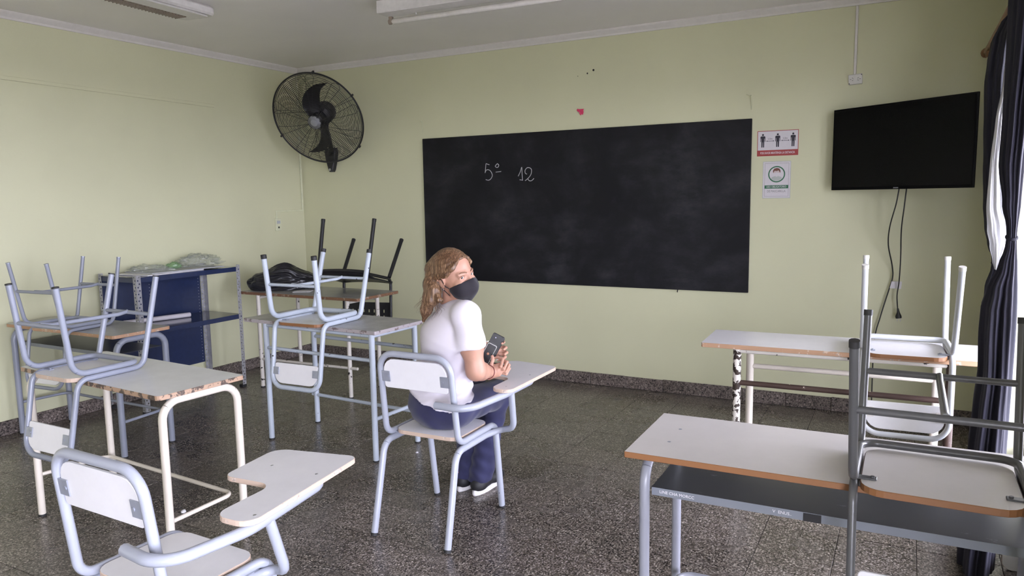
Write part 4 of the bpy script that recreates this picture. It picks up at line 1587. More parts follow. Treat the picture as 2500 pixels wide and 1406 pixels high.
def interp(tab, z):
    tab = sorted(tab)
    if z <= tab[0][0]:
        return tab[0][1:]
    for a, b_ in zip(tab, tab[1:]):
        if a[0] <= z <= b_[0]:
            t_ = (z - a[0]) / (b_[0] - a[0])
            t_ = t_ * t_ * (3 - 2 * t_)
            return [p + (q_ - p) * t_ for p, q_ in zip(a[1:], b_[1:])]
    return tab[-1][1:]


def drape(name, tab, yc, hy_tab, folds, mat, parent, seed=0, nz=90, na=132, amp=0.16):
    """gathered curtain: closed pleated section whose width follows a height table (z, x0, x1)"""
    z0, z1 = min(t_[0] for t_ in tab), max(t_[0] for t_ in tab)
    V = []
    for i in range(nz + 1):
        z = z0 + (z1 - z0) * i / nz
        xa, xb = interp(tab, z)
        hy, dy = interp(hy_tab, z)
        cx, hx_ = (xa + xb) / 2, (xb - xa) / 2
        for k in range(na):
            a = 2 * math.pi * k / na
            w_ = 1 - amp * (0.5 + 0.5 * math.sin(folds * a + seed + 0.5 * math.sin(z * 3 + seed) + 0.7 * math.sin(2 * a)))
            w_ -= 0.05 * math.sin(2.3 * folds * a + 2 * z)
            V.append((cx + hx_ * w_ * math.cos(a) * 1.04, yc + dy + hy * w_ * math.sin(a), z))
    F_ = []
    for i in range(nz):
        for k in range(na):
            k2 = (k + 1) % na
            F_.append((i * na + k, i * na + k2, (i + 1) * na + k2, (i + 1) * na + k))
    F_.append(tuple(range(na))[::-1])
    F_.append(tuple(nz * na + k for k in range(na)))
    q = MB()
    q.add(V, F_, 0, True)
    q.s[-2:] = [False, False]
    return q.build(name, mat, parent)


cn = thing('curtain', 'dark navy curtain tied in the middle, in front of the bright window', 'curtain')
tabN = [(0.03, 5.415, 5.540), (0.30, 5.428, 5.548), (0.50, 5.432, 5.553), (0.65, 5.440, 5.554), (0.81, 5.450, 5.556), (0.97, 5.446, 5.557), (1.05, 5.448, 5.557), (1.13, 5.463, 5.556), (1.21, 5.494, 5.553), (1.29, 5.512, 5.548), (1.326, 5.515, 5.546), (1.36, 5.512, 5.547), (1.444, 5.495, 5.552), (1.60, 5.476, 5.554), (1.75, 5.478, 5.558), (2.04, 5.478, 5.575), (2.19, 5.476, 5.590), (2.34, 5.480, 5.600)]
hyN = [(0.03, 0.20, 0.0), (1.0, 0.16, 0.0), (1.26, 0.045, 0.0), (1.326, 0.035, 0.0), (1.40, 0.045, 0.0), (1.7, 0.12, 0.0), (2.34, 0.22, 0.0)]
tabN = [t_ for t_ in tabN if t_[0] < 2.3] + [(2.293, 5.48, 5.598)]
drape('cloth', tabN, -2.10, hyN, 7, 'curtain_navy', cn, 0.4, amp=0.22)
q = MB()
q.sweep([(5.531 + 0.0155 * math.cos(a), -2.10 + 0.034 * math.sin(a), 1.322 + 0.006 * math.sin(a)) for a in [2 * math.pi * i / 28 for i in range(28)]], 0.006, 0, True, 8)
q.build('tie_band', 'curtain_navy', cn)
cf = thing('curtain', 'second navy curtain with its white lining showing, nearer the back wall', 'curtain')
tabF = [(0.03, 5.47, 5.58), (0.55, 5.480, 5.58), (0.90, 5.490, 5.570), (1.08, 5.493, 5.560), (1.17, 5.512, 5.550), (1.21, 5.512, 5.552), (1.262, 5.493, 5.562), (1.35, 5.477, 5.560), (1.44, 5.468, 5.556), (1.61, 5.459, 5.553), (1.78, 5.452, 5.550), (1.95, 5.446, 5.550), (2.04, 5.452, 5.553), (2.12, 5.462, 5.556), (2.18, 5.484, 5.560), (2.225, 5.506, 5.565), (2.34, 5.535, 5.575)]
hyF = [(0.03, 0.16, 0), (1.0, 0.12, 0.0), (1.19, 0.045, 0), (1.35, 0.10, 0), (2.1, 0.15, 0), (2.34, 0.10, 0)]
KF = 1.116
kx = lambda x: 5.1881 + (x - 5.1881) * KF
kz = lambda z: max(0.03, 1.5 + (z - 1.5) * KF)
YC = -1.20
tabF = [(kz(z), kx(a), kx(b_)) for z, a, b_ in tabF if kz(z) < 2.29] + [(2.293, 5.545, 5.60)]
hyF = [(kz(z), a, b_) for z, a, b_ in hyF]
drape('cloth', tabF, YC, hyF, 6, 'curtain_navy', cf, 1.9, amp=0.22)
# turned-back lining: a wavy sheet lying on the room-and-camera side of the bundle
linT = [(1.165, 5.518, 5.528), (1.199, 5.509, 5.540), (1.267, 5.494, 5.556), (1.336, 5.480, 5.552), (1.438, 5.473, 5.530), (1.607, 5.476, 5.516), (1.773, 5.484, 5.511), (1.936, 5.499, 5.515), (2.11, 5.506, 5.515), (2.13, 5.509, 5.513)]
V, F_ = [], []
nz, nx = 70, 22
linT = [(kz(z), kx(a), kx(b_)) for z, a, b_ in linT]
for face in (0, 1):
    for i in range(nz + 1):
        z = kz(1.165) + (kz(2.13) - kz(1.165)) * i / nz
        xa, xb = interp(linT, z)
        hy, _d = interp(hyF, z)
        for k in range(nx + 1):
            u = k / nx
            x = xa + (xb - xa) * u
            wv = 0.010 * math.sin(u * 15 + 2.2 * math.sin(z * 5)) + 0.006 * math.sin(u * 31 + z * 9)
            V.append((x, YC - hy - 0.016 - 0.03 * math.sin(math.pi * u) + wv + face * 0.004, z))
n_ = (nz + 1) * (nx + 1)
gi = lambda i, k: i * (nx + 1) + k
for i in range(nz):
    for k in range(nx):
        F_.append((gi(i, k), gi(i, k + 1), gi(i + 1, k + 1), gi(i + 1, k)))
        F_.append(tuple(n_ + t_ for t_ in (gi(i, k), gi(i + 1, k), gi(i + 1, k + 1), gi(i, k + 1))))
    for k in (0, nx):
        F_.append((gi(i, k), gi(i + 1, k), n_ + gi(i + 1, k), n_ + gi(i, k)))
q = MB()
q.add(V, F_, 0, True)
ln = q.build('lining', 'lining_white', cf)
ln['label'] = 'white lining folded outward'
q = MB()
q.sweep([(kx(5.532) + 0.019 * math.cos(a), YC + 0.045 * math.sin(a), kz(1.185) + 0.006 * math.sin(a)) for a in [2 * math.pi * i / 28 for i in range(28)]], 0.006, 0, True, 8)
q.build('tie_band', 'curtain_navy', cf)

# ------------------------------------------------------------------ scraps on the floor
for k, (x, y, r_) in enumerate(((2.122, -3.144, 0.014), (2.662, -1.947, 0.009))):
    o = blob('paper_ball', ['paper_white'], (x, y, 0.0), r_, r_, r_ * 0.8, 0.35, 2.5, 20 + k, sub=2)
    tag(o, ['white paper crumb on the floor inside the cream-legged desk', 'tiny white paper crumb on the floor behind the occupied chair'][k], 'paper')
q = MB()
q.slab(rrect(-0.10, -0.15, 0.10, 0.15, 0.02, 4), 0.0, 0.004, c=0.001)
o = q.build('paper_sheet', 'paper_white')
o.location = (4.72, -2.90, 0.001)
o.rotation_euler = (0, 0, 0.15)
tag(o, 'white sheet with rounded corners on the floor under the right foreground desk', 'paper')
q = MB()
q.slab(rrect(0.0, 0.0, 0.082, 0.20, [0.035, 0.005, 0.005, 0.005], 6), -0.009, 0.009)
o = q.build('laminate_board', ['white_laminate', 'pale_edge'])
o.matrix_world = Matrix.Translation((5.572, -2.055, 0.002)) @ Matrix.Rotation(math.radians(90), 4, 'X')
tag(o, 'white board with rounded tan edge leaning low by the window behind the right desk', 'board')
# ------------------------------------------------------------------ seated girl: signed-distance modelling, meshed with surface nets
class Field:
    def __init__(self, lo, hi, h):
        self.lo, self.h = np.array(lo, np.float32), h
        self.n = np.ceil((np.array(hi) - np.array(lo)) / h).astype(int) + 1
        self.d = np.full(self.n, 0.2, np.float32)

    def grid(self, a, b_):
        i0 = np.maximum(np.floor((a - self.lo) / self.h).astype(int), 0)
        i1 = np.minimum(np.ceil((b_ - self.lo) / self.h).astype(int) + 1, self.n)
        if (i1 <= i0).any():
            return None, None
        ax = [self.lo[k] + self.h * np.arange(i0[k], i1[k], dtype=np.float32) for k in range(3)]
        X, Y, Z = np.meshgrid(*ax, indexing='ij')
        return (slice(i0[0], i1[0]), slice(i0[1], i1[1]), slice(i0[2], i1[2])), np.stack((X, Y, Z), -1)

    def put(self, sl, d, k, op='add'):
        a = self.d[sl]
        if op == 'add':
            if k > 0:
                h = np.clip(0.5 + 0.5 * (a - d) / k, 0, 1)
                self.d[sl] = a * (1 - h) + d * h - k * h * (1 - h)
            else:
                self.d[sl] = np.minimum(a, d)
        elif op == 'sub':
            h = np.clip(0.5 - 0.5 * (a + d) / max(k, 1e-6), 0, 1)
            self.d[sl] = a * (1 - h) - d * h + k * h * (1 - h)

    def cone(self, a, b_, ra, rb, k=0.02, wide=None, kw=1.0, op='add'):
        a, b_ = np.array(a, np.float32), np.array(b_, np.float32)
        m = max(ra, rb) * kw + k + 0.045
        sl, P = self.grid(np.minimum(a, b_) - m, np.maximum(a, b_) + m)
        if sl is None:
            return
        ab = b_ - a
        t = np.clip(((P - a) @ ab) / max(ab @ ab, 1e-9), 0, 1)
        v = P - (a + t[..., None] * ab)
        if wide is not None:
            w = np.array(wide, np.float32)
            w = w / np.linalg.norm(w)
            c = v @ w
            v = v - np.multiply.outer(c * (1 - 1 / kw), w)
        d = np.sqrt((v * v).sum(-1)) - (ra + (rb - ra) * t)
        self.put(sl, d.astype(np.float32), k, op)

    def ell(self, c, axes, radii, k=0.02, op='add'):
        c, A, r_ = np.array(c, np.float32), np.array(axes, np.float32), np.array(radii, np.float32)
        m = max(radii) + k + 0.045
        sl, P = self.grid(c - m, c + m)
        if sl is None:
            return
        q_ = (P - c) @ A.T
        k0 = np.sqrt(((q_ / r_) ** 2).sum(-1))
        k1 = np.sqrt(((q_ / (r_ * r_)) ** 2).sum(-1))
        self.put(sl, (k0 * (k0 - 1) / np.maximum(k1, 1e-6)).astype(np.float32), k, op)

    def chain(self, pts, rs, k=0.01, **kw):
        for a, b_, ra, rb in zip(pts, pts[1:], rs, rs[1:]):
            self.cone(a, b_, ra, rb, k, **kw)

    def all(self):
        return self.grid(self.lo, self.lo + self.h * (self.n - 1))[1]

    def cut(self, point, normal):
        """drop everything on the side the normal points to"""
        P = self.all()
        n_ = np.array(normal, np.float32)
        n_ = n_ / np.linalg.norm(n_)
        self.d = np.maximum(self.d, ((P - np.array(point, np.float32)) @ n_).astype(np.float32))

    def mesh(self, name, mat, parent=None):
        d, n_ = self.d, self.n
        s = d < 0
        cs = np.zeros(tuple(n_ - 1), np.int8)
        for i in (0, 1):
            for j in (0, 1):
                for k in (0, 1):
                    cs += s[i:n_[0] - 1 + i, j:n_[1] - 1 + j, k:n_[2] - 1 + k]
        act = (cs > 0) & (cs < 8)
        idx = np.argwhere(act)
        vid = np.full(act.shape, -1, np.int64)
        vid[act] = np.arange(len(idx))
        acc = np.zeros((len(idx), 3), np.float64)
        cnt = np.zeros(len(idx))
        corners = [(i, j, k) for i in (0, 1) for j in (0, 1) for k in (0, 1)]
        for c0 in corners:
            for ax in range(3):
                if c0[ax]:
                    continue
                c1 = list(c0)
                c1[ax] = 1
                a = d[tuple((idx + c0).T)].astype(np.float64)
                b_ = d[tuple((idx + c1).T)].astype(np.float64)
                m_ = (a < 0) != (b_ < 0)
                t = np.where(m_, a / np.where(m_, a - b_, 1), 0)
                p = np.array(c0, float)[None].repeat(len(idx), 0)
                p[:, ax] += t
                acc[m_] += p[m_]
                cnt[m_] += 1
        V = self.lo + self.h * (idx + acc / np.maximum(cnt, 1)[:, None])
        quads = []
        for ax in range(3):
            o1, o2 = [(1, 2), (2, 0), (0, 1)][ax]
            sh = [slice(None)] * 3
            a = [slice(1, -1)] * 3
            a[ax] = slice(0, -1)
            b_ = list(a)
            b_[ax] = slice(1, None)
            sa, sb = s[tuple(a)], s[tuple(b_)]
            e = np.argwhere(sa != sb)
            if not len(e):
                continue
            fl = sa[tuple(e.T)]
            base = e + 1
            base[:, ax] -= 1
            u1, u2 = np.zeros(3, int), np.zeros(3, int)
            u1[o1], u2[o2] = 1, 1
            c = [base - u1 - u2, base - u2, base, base - u1]
            ids = np.stack([vid[tuple(x.T)] for x in c], 1)
            ids[~fl] = ids[~fl][:, ::-1]
            quads.append(ids)
        Q = np.concatenate(quads)
        Q = Q[(Q >= 0).all(1)]
        me = bpy.data.meshes.new(name)
        me.vertices.add(len(V))
        me.vertices.foreach_set('co', V.astype(np.float32).ravel())
        me.loops.add(Q.size)
        me.loops.foreach_set('vertex_index', Q.astype(np.int32).ravel())
        me.polygons.add(len(Q))
        me.polygons.foreach_set('loop_start', np.arange(0, Q.size, 4, dtype=np.int32))
        me.polygons.foreach_set('use_smooth', np.ones(len(Q), bool))
        me.materials.append(MATS[mat])
        me.update(calc_edges=True)
        o = bpy.data.objects.new(name, me)
        COL.objects.link(o)
        if parent:
            o.parent = parent
        return o


V3 = lambda *a: np.array(a, np.float32)
Rt = V3(0.788, -0.616, 0)            # shoulders' right
Ft = V3(0.616, 0.788, 0)             # chest forward
Rp = V3(0.966, -0.259, 0)            # pelvis right
Fp = V3(0.259, 0.966, 0)
PEL, WAI, CHE, SHO = V3(3.300, -2.630, 0.555), V3(3.332, -2.650, 0.70), V3(3.368, -2.650, 0.88), V3(3.395, -2.645, 0.995)
shR, shL = SHO + Rt * 0.160 + V3(0, 0, 0.005), SHO - Rt * 0.160
elR, wrR = V3(3.560, -2.735, 0.757), V3(3.520, -2.545, 0.706)
elL, wrL = V3(3.300, -2.385, 0.765), V3(3.462, -2.445, 0.772)
hipR, hipL = PEL + Rp * 0.085 + V3(0, 0, -0.005), PEL - Rp * 0.085 + V3(0, 0, -0.005)
knR, knL = V3(3.372, -2.215, 0.505), V3(3.232, -2.205, 0.505)
anR, anL = V3(3.303, -2.300, 0.085), V3(3.205, -2.290, 0.085)
HC = V3(3.405, -2.652, 1.168)
fdir = V3(0.990, -0.14, -0.02)
fdir /= np.linalg.norm(fdir)
rh0 = V3(fdir[1], -fdir[0], 0)
rh0 /= np.linalg.norm(rh0)
zh0 = np.cross(rh0, fdir)
ro = math.radians(10)
HR = rh0 * math.cos(ro) - zh0 * math.sin(ro)
HU = zh0 * math.cos(ro) + rh0 * math.sin(ro)
HF = fdir
HA = np.stack((HF, HR, HU))
hp = lambda f, r_, u: HC + HF * f + HR * r_ + HU * u


def torso(F_, off=0.0, k=0.03):
    F_.cone(PEL, WAI, 0.112 + off, 0.098 + off, k, Rp, 1.38)
    F_.cone(WAI, CHE, 0.098 + off, 0.104 + off, k, Rt, 1.40)
    F_.cone(CHE, SHO - V3(0, 0, 0.015), 0.104 + off, 0.066 + off, k, Rt, 1.72)


def fingers(F_, palm, chains, r0=0.0078, r1=0.0062):
    for ch in chains:
        F_.chain(ch, [r0 + (r1 - r0) * i / (len(ch) - 1) for i in range(len(ch))], 0.004)


B = Field((3.02, -2.88, 0.0), (3.72, -2.02, 1.32), 0.0042)
torso(B, -0.006)
for h_, k_, a_ in ((hipR, knR, anR), (hipL, knL, anL)):
    B.cone(h_, k_, 0.074, 0.050, 0.03)
    B.cone(k_, a_, 0.048, 0.034, 0.015)
    B.cone(a_ + V3(0, 0, -0.02), a_ + V3(0.01, 0.13, -0.045), 0.034, 0.024, 0.015)
for s_, e_, w_ in ((shR, elR, wrR), (shL, elL, wrL)):
    B.cone(SHO, s_, 0.050, 0.050, 0.03)
    B.cone(s_, s_ * 0.45 + e_ * 0.55, 0.049, 0.047, 0.02)
    B.cone(s_ * 0.45 + e_ * 0.55, e_, 0.047, 0.039, 0.03)
    B.cone(e_, e_ * 0.65 + w_ * 0.35, 0.039, 0.0365, 0.03)
    B.cone(e_ * 0.65 + w_ * 0.35, w_, 0.0365, 0.0265, 0.03)
# neck and head
B.cone(SHO + V3(0.002, 0.0, 0.01), HC + HF * -0.018 - HU * 0.055, 0.050, 0.046, 0.025)
B.ell(HC - HF * 0.010 + HU * 0.018, HA, (0.092, 0.073, 0.092), 0.0)
B.ell(HC + HF * 0.034 - HU * 0.038, HA, (0.052, 0.056, 0.070), 0.025)
B.cone(hp(0.062, 0, -0.088), hp(0.058, 0, -0.096), 0.020, 0.018, 0.025)      # chin
B.cone(hp(0.030, 0.045, -0.075), hp(0.055, 0.02, -0.092), 0.016, 0.016, 0.025)
B.cone(hp(0.030, -0.045, -0.075), hp(0.055, -0.02, -0.092), 0.016, 0.016, 0.025)
B.cone(hp(0.086, 0.0, 0.004), hp(0.103, 0, -0.036), 0.007, 0.0115, 0.010)    # nose
B.cone(hp(0.080, 0.016, 0.012), hp(0.068, 0.045, 0.010), 0.008, 0.008, 0.010)   # brow ridge
B.cone(hp(0.080, -0.016, 0.012), hp(0.068, -0.045, 0.010), 0.008, 0.008, 0.010)
B.cone(hp(0.070, 0.040, -0.030), hp(0.060, 0.050, -0.036), 0.016, 0.014, 0.016)  # cheek
B.cone(hp(0.070, -0.040, -0.030), hp(0.060, -0.050, -0.036), 0.016, 0.014, 0.016)
B.cone(hp(0.083, 0.0, -0.066), hp(0.083, 0.0, -0.062), 0.012, 0.012, 0.012)   # lips
for sg in (1, -1):
    B.ell(hp(0.084, 0.032 * sg, -0.006), HA, (0.012, 0.0155, 0.0085), 0.006, 'sub')   # eye socket
    B.cone(hp(0.0715, 0.0475 * sg, -0.004), hp(0.0795, 0.032 * sg, 0.0045), 0.0032, 0.0036, 0.003)   # upper lid
    B.cone(hp(0.0795, 0.032 * sg, 0.0045), hp(0.079, 0.018 * sg, -0.003), 0.0036, 0.0030, 0.003)
    B.cone(hp(0.0715, 0.0475 * sg, -0.006), hp(0.079, 0.033 * sg, -0.0145), 0.0030, 0.0032, 0.003)   # lower lid
    B.cone(hp(0.079, 0.033 * sg, -0.0145), hp(0.079, 0.018 * sg, -0.006), 0.0032, 0.0030, 0.003)
# ears
for sg in (1, -1):
    B.ell(hp(-0.010, 0.0725 * sg, -0.022), HA, (0.017, 0.007, 0.029), 0.006)
    ec = [hp(-0.012 + 0.018 * math.cos(a), (0.077 + 0.004 * math.sin(a)) * sg, -0.020 + 0.028 * math.sin(a)) for a in [math.radians(t) for t in range(-70, 200, 27)]]
    B.chain(ec, [0.0042] * len(ec), 0.003)
    B.ell(hp(-0.003, 0.079 * sg, -0.026), HA, (0.007, 0.005, 0.011), 0.003, 'sub')
# right hand: palm on the tablet arm, fingers curling back up to the phone
pR = V3(3.556, -2.530, 0.716)
ax_h = (pR - wrR) / np.linalg.norm(pR - wrR)
B.cone(wrR, pR, 0.0240, 0.0225, 0.012, V3(0.1, 0.35, 0.93), 1.55)
kn = [V3(3.580, -2.548, 0.738), V3(3.588, -2.535, 0.724), V3(3.590, -2.520, 0.709), V3(3.585, -2.507, 0.696)]
fR = [[pR + V3(0, 0, 0.014), kn[0], V3(3.571, -2.512, 0.765), V3(3.541, -2.505, 0.770), V3(3.523, -2.508, 0.764)],
      [pR + V3(0.004, 0, 0.004), kn[1], V3(3.587, -2.500, 0.750), V3(3.557, -2.491, 0.757), V3(3.535, -2.495, 0.752)],
      [pR + V3(0.004, 0.004, -0.005), kn[2], V3(3.590, -2.487, 0.733), V3(3.562, -2.480, 0.742), V3(3.542, -2.484, 0.739)],
      [pR + V3(0.0, 0.008, -0.012), kn[3], V3(3.585, -2.477, 0.714), V3(3.562, -2.471, 0.724), V3(3.548, -2.474, 0.723)]]
fingers(B, pR, fR)
fingers(B, pR, [[wrR + V3(0.012, 0.0, 0.012), V3(3.530, -2.548, 0.742), V3(3.532, -2.536, 0.762), V3(3.524, -2.527, 0.776)]], 0.0095, 0.0075)
# left hand: behind the phones, thumb over the near face
pL = V3(3.505, -2.462, 0.792)
B.cone(wrL, pL, 0.0235, 0.0225, 0.012, V3(0.2, 0.2, 0.95), 1.55)
fL = [[pL + V3(0.006, 0, 0.026), V3(3.532, -2.452, 0.828), V3(3.553, -2.468, 0.834), V3(3.556, -2.489, 0.832)],
      [pL + V3(0.010, 0, 0.010), V3(3.545, -2.452, 0.808), V3(3.566, -2.470, 0.810), V3(3.567, -2.492, 0.806)],
      [pL + V3(0.010, 0, -0.006), V3(3.548, -2.452, 0.788), V3(3.570, -2.470, 0.787), V3(3.571, -2.492, 0.783)],
      [pL + V3(0.006, 0, -0.020), V3(3.544, -2.455, 0.769), V3(3.562, -2.471, 0.766), V3(3.563, -2.488, 0.763)]]
fingers(B, pL, fL)
fingers(B, pL, [[wrL + V3(0.012, -0.012, 0.014), V3(3.472, -2.486, 0.806), V3(3.480, -2.505, 0.826), V3(3.497, -2.514, 0.838)]], 0.0095, 0.0072)
for cen, hw_, hh_ in (((3.497, -2.517, 0.787), 0.0235, 0.048), ((3.512, -2.496, 0.812), 0.030, 0.065)):
    up_ = V3(0.42, 0.22, 0.86)
    up_ /= np.linalg.norm(up_)
    rt_ = V3(0.80, 0.42, -0.50)
    rt_ = rt_ - up_ * (rt_ @ up_)
    rt_ /= np.linalg.norm(rt_)
    nn_ = np.cross(rt_, up_)
    sl, P = B.grid(np.array(cen, np.float32) - 0.11, np.array(cen, np.float32) + 0.11)
    q_ = np.abs((P - np.array(cen, np.float32)) @ np.stack((rt_, up_, nn_)).T) - np.array((hw_, hh_, 0.0048), np.float32) - 0.0035
    B.d[sl] = np.maximum(B.d[sl], -q_.max(-1).astype(np.float32))
P = B.all()
B.d = np.where(P[..., 1] < -2.41, np.maximum(B.d, (0.4620 - P[..., 2]).astype(np.float32)), B.d)
girl = B.mesh('person', 'skin')
tag(girl, 'blonde girl in white shirt and black mask turned on the tablet-arm chair holding phones', 'person')

# shirt
Sh = Field((3.05, -2.90, 0.55), (3.72, -2.35, 1.10), 0.0045)
torso(Sh, 0.010)
Sh.cone(V3(3.297, -2.632, 0.56), WAI, 0.132, 0.112, 0.03, Rp, 1.40)
for s_, e_ in ((shR, elR), (shL, elL)):
    Sv = Field((3.05, -2.90, 0.55), (3.72, -2.35, 1.10), 0.0045)
    m_ = s_ * 0.30 + e_ * 0.70
    Sv.cone(SHO, s_, 0.058, 0.060, 0.03)
    Sv.cone(s_, m_, 0.060, 0.066, 0.025)
    Sv.cut(s_ + (e_ - s_) * 0.60, e_ - s_)
    Sh.put((slice(None), slice(None), slice(None)), Sv.d, 0.022)
P = Sh.all()
# folds run from the far hip up to the near shoulder, and round the waist
u1 = P @ V3(-0.55, 0.25, 0.80)
u2 = P @ V3(0.55, 0.35, -0.62)
ph = 3.0 * np.sin(u1 * 7.0)
wr_ = 0.0062 * np.sin(u2 * 95 + ph) * np.clip(np.sin(u1 * 9 + 1.0) * 0.6 + 0.5, 0, 1)
cr = np.abs(np.sin(u2 * 30 + 1.6 * np.sin(u1 * 6.0) + 0.7 * np.sin(u1 * 17)))
wr_ = wr_ * 0.4 + 0.0085 * np.exp(-(cr / 0.40) ** 2) * np.clip(np.sin(u1 * 8 + 0.6) * 0.6 + 0.6, 0.1, 1)
low = np.clip((0.78 - P[..., 2]) / 0.15, 0, 1)
wr_ += 0.0035 * low * np.sin(P[..., 2] * 120 + 5 * np.sin(P[..., 0] * 14))
Sh.d += wr_.astype(np.float32)
Sh.cut(V3(3.30, -2.63, 0.588), V3(-0.28, 0.05, -1.0))
Sh.cone(SHO + V3(0.0, 0.0, 0.045), HC - HU * 0.05, 0.052, 0.052, 0.006, op='sub')
shirt = Sh.mesh('shirt', 'shirt_white', girl)


def relax(o, n):
    md = o.modifiers.new('relax', 'SMOOTH')
    md.factor = 0.5
    md.iterations = n


relax(shirt, 4)

# trousers
Tr = Field((3.05, -2.88, 0.03), (3.55, -2.05, 0.68), 0.0048)
Tr.cone(PEL + V3(-0.004, 0.004, -0.012), PEL + V3(0, 0, 0.045), 0.122, 0.113, 0.03, Rp, 1.40)
for h_, k_, a_ in ((hipR, knR, anR), (hipL, knL, anL)):
    Tr.cone(h_, k_, 0.088, 0.070, 0.03)
    Tr.cone(k_, k_ * 0.45 + a_ * 0.55, 0.068, 0.060, 0.02)
    Tr.cone(k_ * 0.45 + a_ * 0.55, a_ + V3(0, 0.008, -0.03), 0.060, 0.062, 0.015)
P = Tr.all()
Tr.d += (0.0030 * np.sin(P[..., 2] * 85 + 4 * np.sin(P[..., 1] * 16) + 3 * np.sin(P[..., 0] * 21)) * np.clip((0.62 - P[..., 2]) * 6, 0.2, 1)).astype(np.float32)
Tr.cut(V3(3.3, -2.63, 0.625), V3(0, 0, 1))
Tr.cut(V3(3.27, -2.28, 0.072), V3(0, 0.1, -1))
Tr.d = np.where(P[..., 1] < -2.40, np.maximum(Tr.d, (0.4570 - P[..., 2]).astype(np.float32)), Tr.d)
relax(Tr.mesh('trousers', 'trousers_navy', girl), 4)

# shoes
for sg, a_ in ((1, anR), (-1, anL)):
    c = V3(a_[0] + 0.004, a_[1] + 0.055, 0)
    Sf = Field(c + V3(-0.10, -0.17, -0.005), c + V3(0.10, 0.20, 0.14), 0.0035)
    Sf.cone(c + V3(0, -0.075, 0.050), c + V3(0.003, 0.05, 0.052), 0.040, 0.036, 0.02)
    Sf.cone(c + V3(0.003, 0.05, 0.048), c + V3(0.006, 0.125, 0.042), 0.038, 0.030, 0.02, V3(1, 0, 0), 1.15)
    Sf.cone(c + V3(0, -0.06, 0.06), c + V3(0, -0.055, 0.085), 0.040, 0.036, 0.015)
    Sf.cut(c + V3(0, 0, 0.102), V3(0, 0.25, 1))
    Sf.cone(c + V3(0, -0.052, 0.09), c + V3(0, -0.045, 0.13), 0.030, 0.031, 0.004, op='sub')
    Sf.cut(c + V3(0, 0, 0.026), V3(0, 0, -1))
    sh_ = Sf.mesh('shoe', 'shoe_black', girl)
    q = MB()
    ol = [(c[0] + 0.043 * math.cos(a) * (1.0 if math.sin(a) > 0 else 0.95), c[1] + 0.022 + 0.140 * math.sin(a)) for a in [2 * math.pi * i / 32 for i in range(32)]]
    q.slab(ol, 0.001, 0.030, 0, 0, c=0.006)
    q.build('sole', 'sole_white', sh_)
    q = MB()
    q.sweep([(c[0] - 0.012, c[1] - 0.082, 0.078), (c[0] - 0.010, c[1] - 0.090, 0.100), (c[0] - 0.008, c[1] - 0.082, 0.122)], [0.010, 0.012, 0.006], 0, seg=8)
    q.build('heel_tab', 'pink_lining', sh_)

# mask with ear loops
Mk = Field(HC - V3(0.16, 0.16, 0.17), HC + V3(0.17, 0.16, 0.10), 0.0032)
Mk.ell(HC + HF * 0.034 - HU * 0.040, HA, (0.060, 0.063, 0.076), 0.0)
Mk.cone(hp(0.100, 0, -0.026), hp(0.098, 0, -0.060), 0.014, 0.020, 0.03)
Mk.cone(hp(0.098, 0, -0.060), hp(0.074, 0, -0.105), 0.020, 0.016, 0.03)
Mk.cone(hp(0.060, 0.030, -0.060), hp(0.060, -0.030, -0.060), 0.040, 0.040, 0.03)
P = Mk.all()
ql = (P - HC) @ HA.T
up_line = ql[..., 2] - (-0.052 + (ql[..., 0] - 0.015) * 0.42)       # upper edge climbs to the nose bridge
Mk.d = np.maximum.reduce([Mk.d, up_line.astype(np.float32), (0.012 + 0.30 * (ql[..., 2] + 0.075) - ql[..., 0]).astype(np.float32), (-0.122 - ql[..., 2]).astype(np.float32)])
mask = Mk.mesh('face_mask', 'mask_black', girl)
relax(mask, 3)
for sg in (1, -1):
    q = MB()
    q.sweep([tuple(hp(0.022, 0.066 * sg, -0.050)), tuple(hp(0.008, 0.074 * sg, -0.040)), tuple(hp(-0.006, 0.079 * sg, -0.010)), tuple(hp(-0.022, 0.077 * sg, -0.004))], 0.0018, 0, seg=6)
    q.sweep([tuple(hp(0.018, 0.062 * sg, -0.085)), tuple(hp(-0.004, 0.074 * sg, -0.056)), tuple(hp(-0.024, 0.076 * sg, -0.036))], 0.0018, 0, seg=6)
    q.build('ear_loop', 'mask_black', mask)

# eyes and brows
for sg in (1, -1):
    q = MB()
    ce = Vector(hp(0.0670, 0.0325 * sg, -0.0055))
    q.lathe([(0.0125 * math.sin(t), -0.0125 * math.cos(t)) for t in [math.pi * i / 14 for i in range(15)]], 20, M=Matrix.Translation(ce))
    ey = q.build('eye', 'eye_white', girl)
    q = MB()
    look = (Vector((CAM.x, CAM.y, CAM.z)) - ce).normalized() * 0.55 + Vector(HF) * 0.45 if sg > 0 else (Vector((CAM.x, CAM.y, CAM.z)) - ce).normalized() * 0.5 + Vector(HF) * 0.5
    look.normalize()
    q.sweep([ce + look * 0.0102, ce + look * 0.0122, ce + look * 0.0129], [0.0068, 0.0060, 0.0026], 0, seg=14)
    q.build('iris', 'iris', ey)
    q = MB()
    q.sweep([tuple(hp(0.089, 0.013 * sg, 0.013)), tuple(hp(0.0865, 0.026 * sg, 0.0175)), tuple(hp(0.079, 0.040 * sg, 0.0175)), tuple(hp(0.070, 0.051 * sg, 0.011))], [0.0026, 0.0030, 0.0026, 0.0012], 0, seg=6)
    q.build('eyebrow', 'brow_brown', girl)
    q = MB()
    q.sweep([tuple(hp(0.0725, 0.049 * sg, -0.0045)), tuple(hp(0.080, 0.041 * sg, 0.0025)), tuple(hp(0.0835, 0.032 * sg, 0.0045)), tuple(hp(0.083, 0.022 * sg, 0.001))], [0.0010, 0.0016, 0.0016, 0.0010], 0, seg=6)
    q.build('lashes', 'brow_brown', ey)
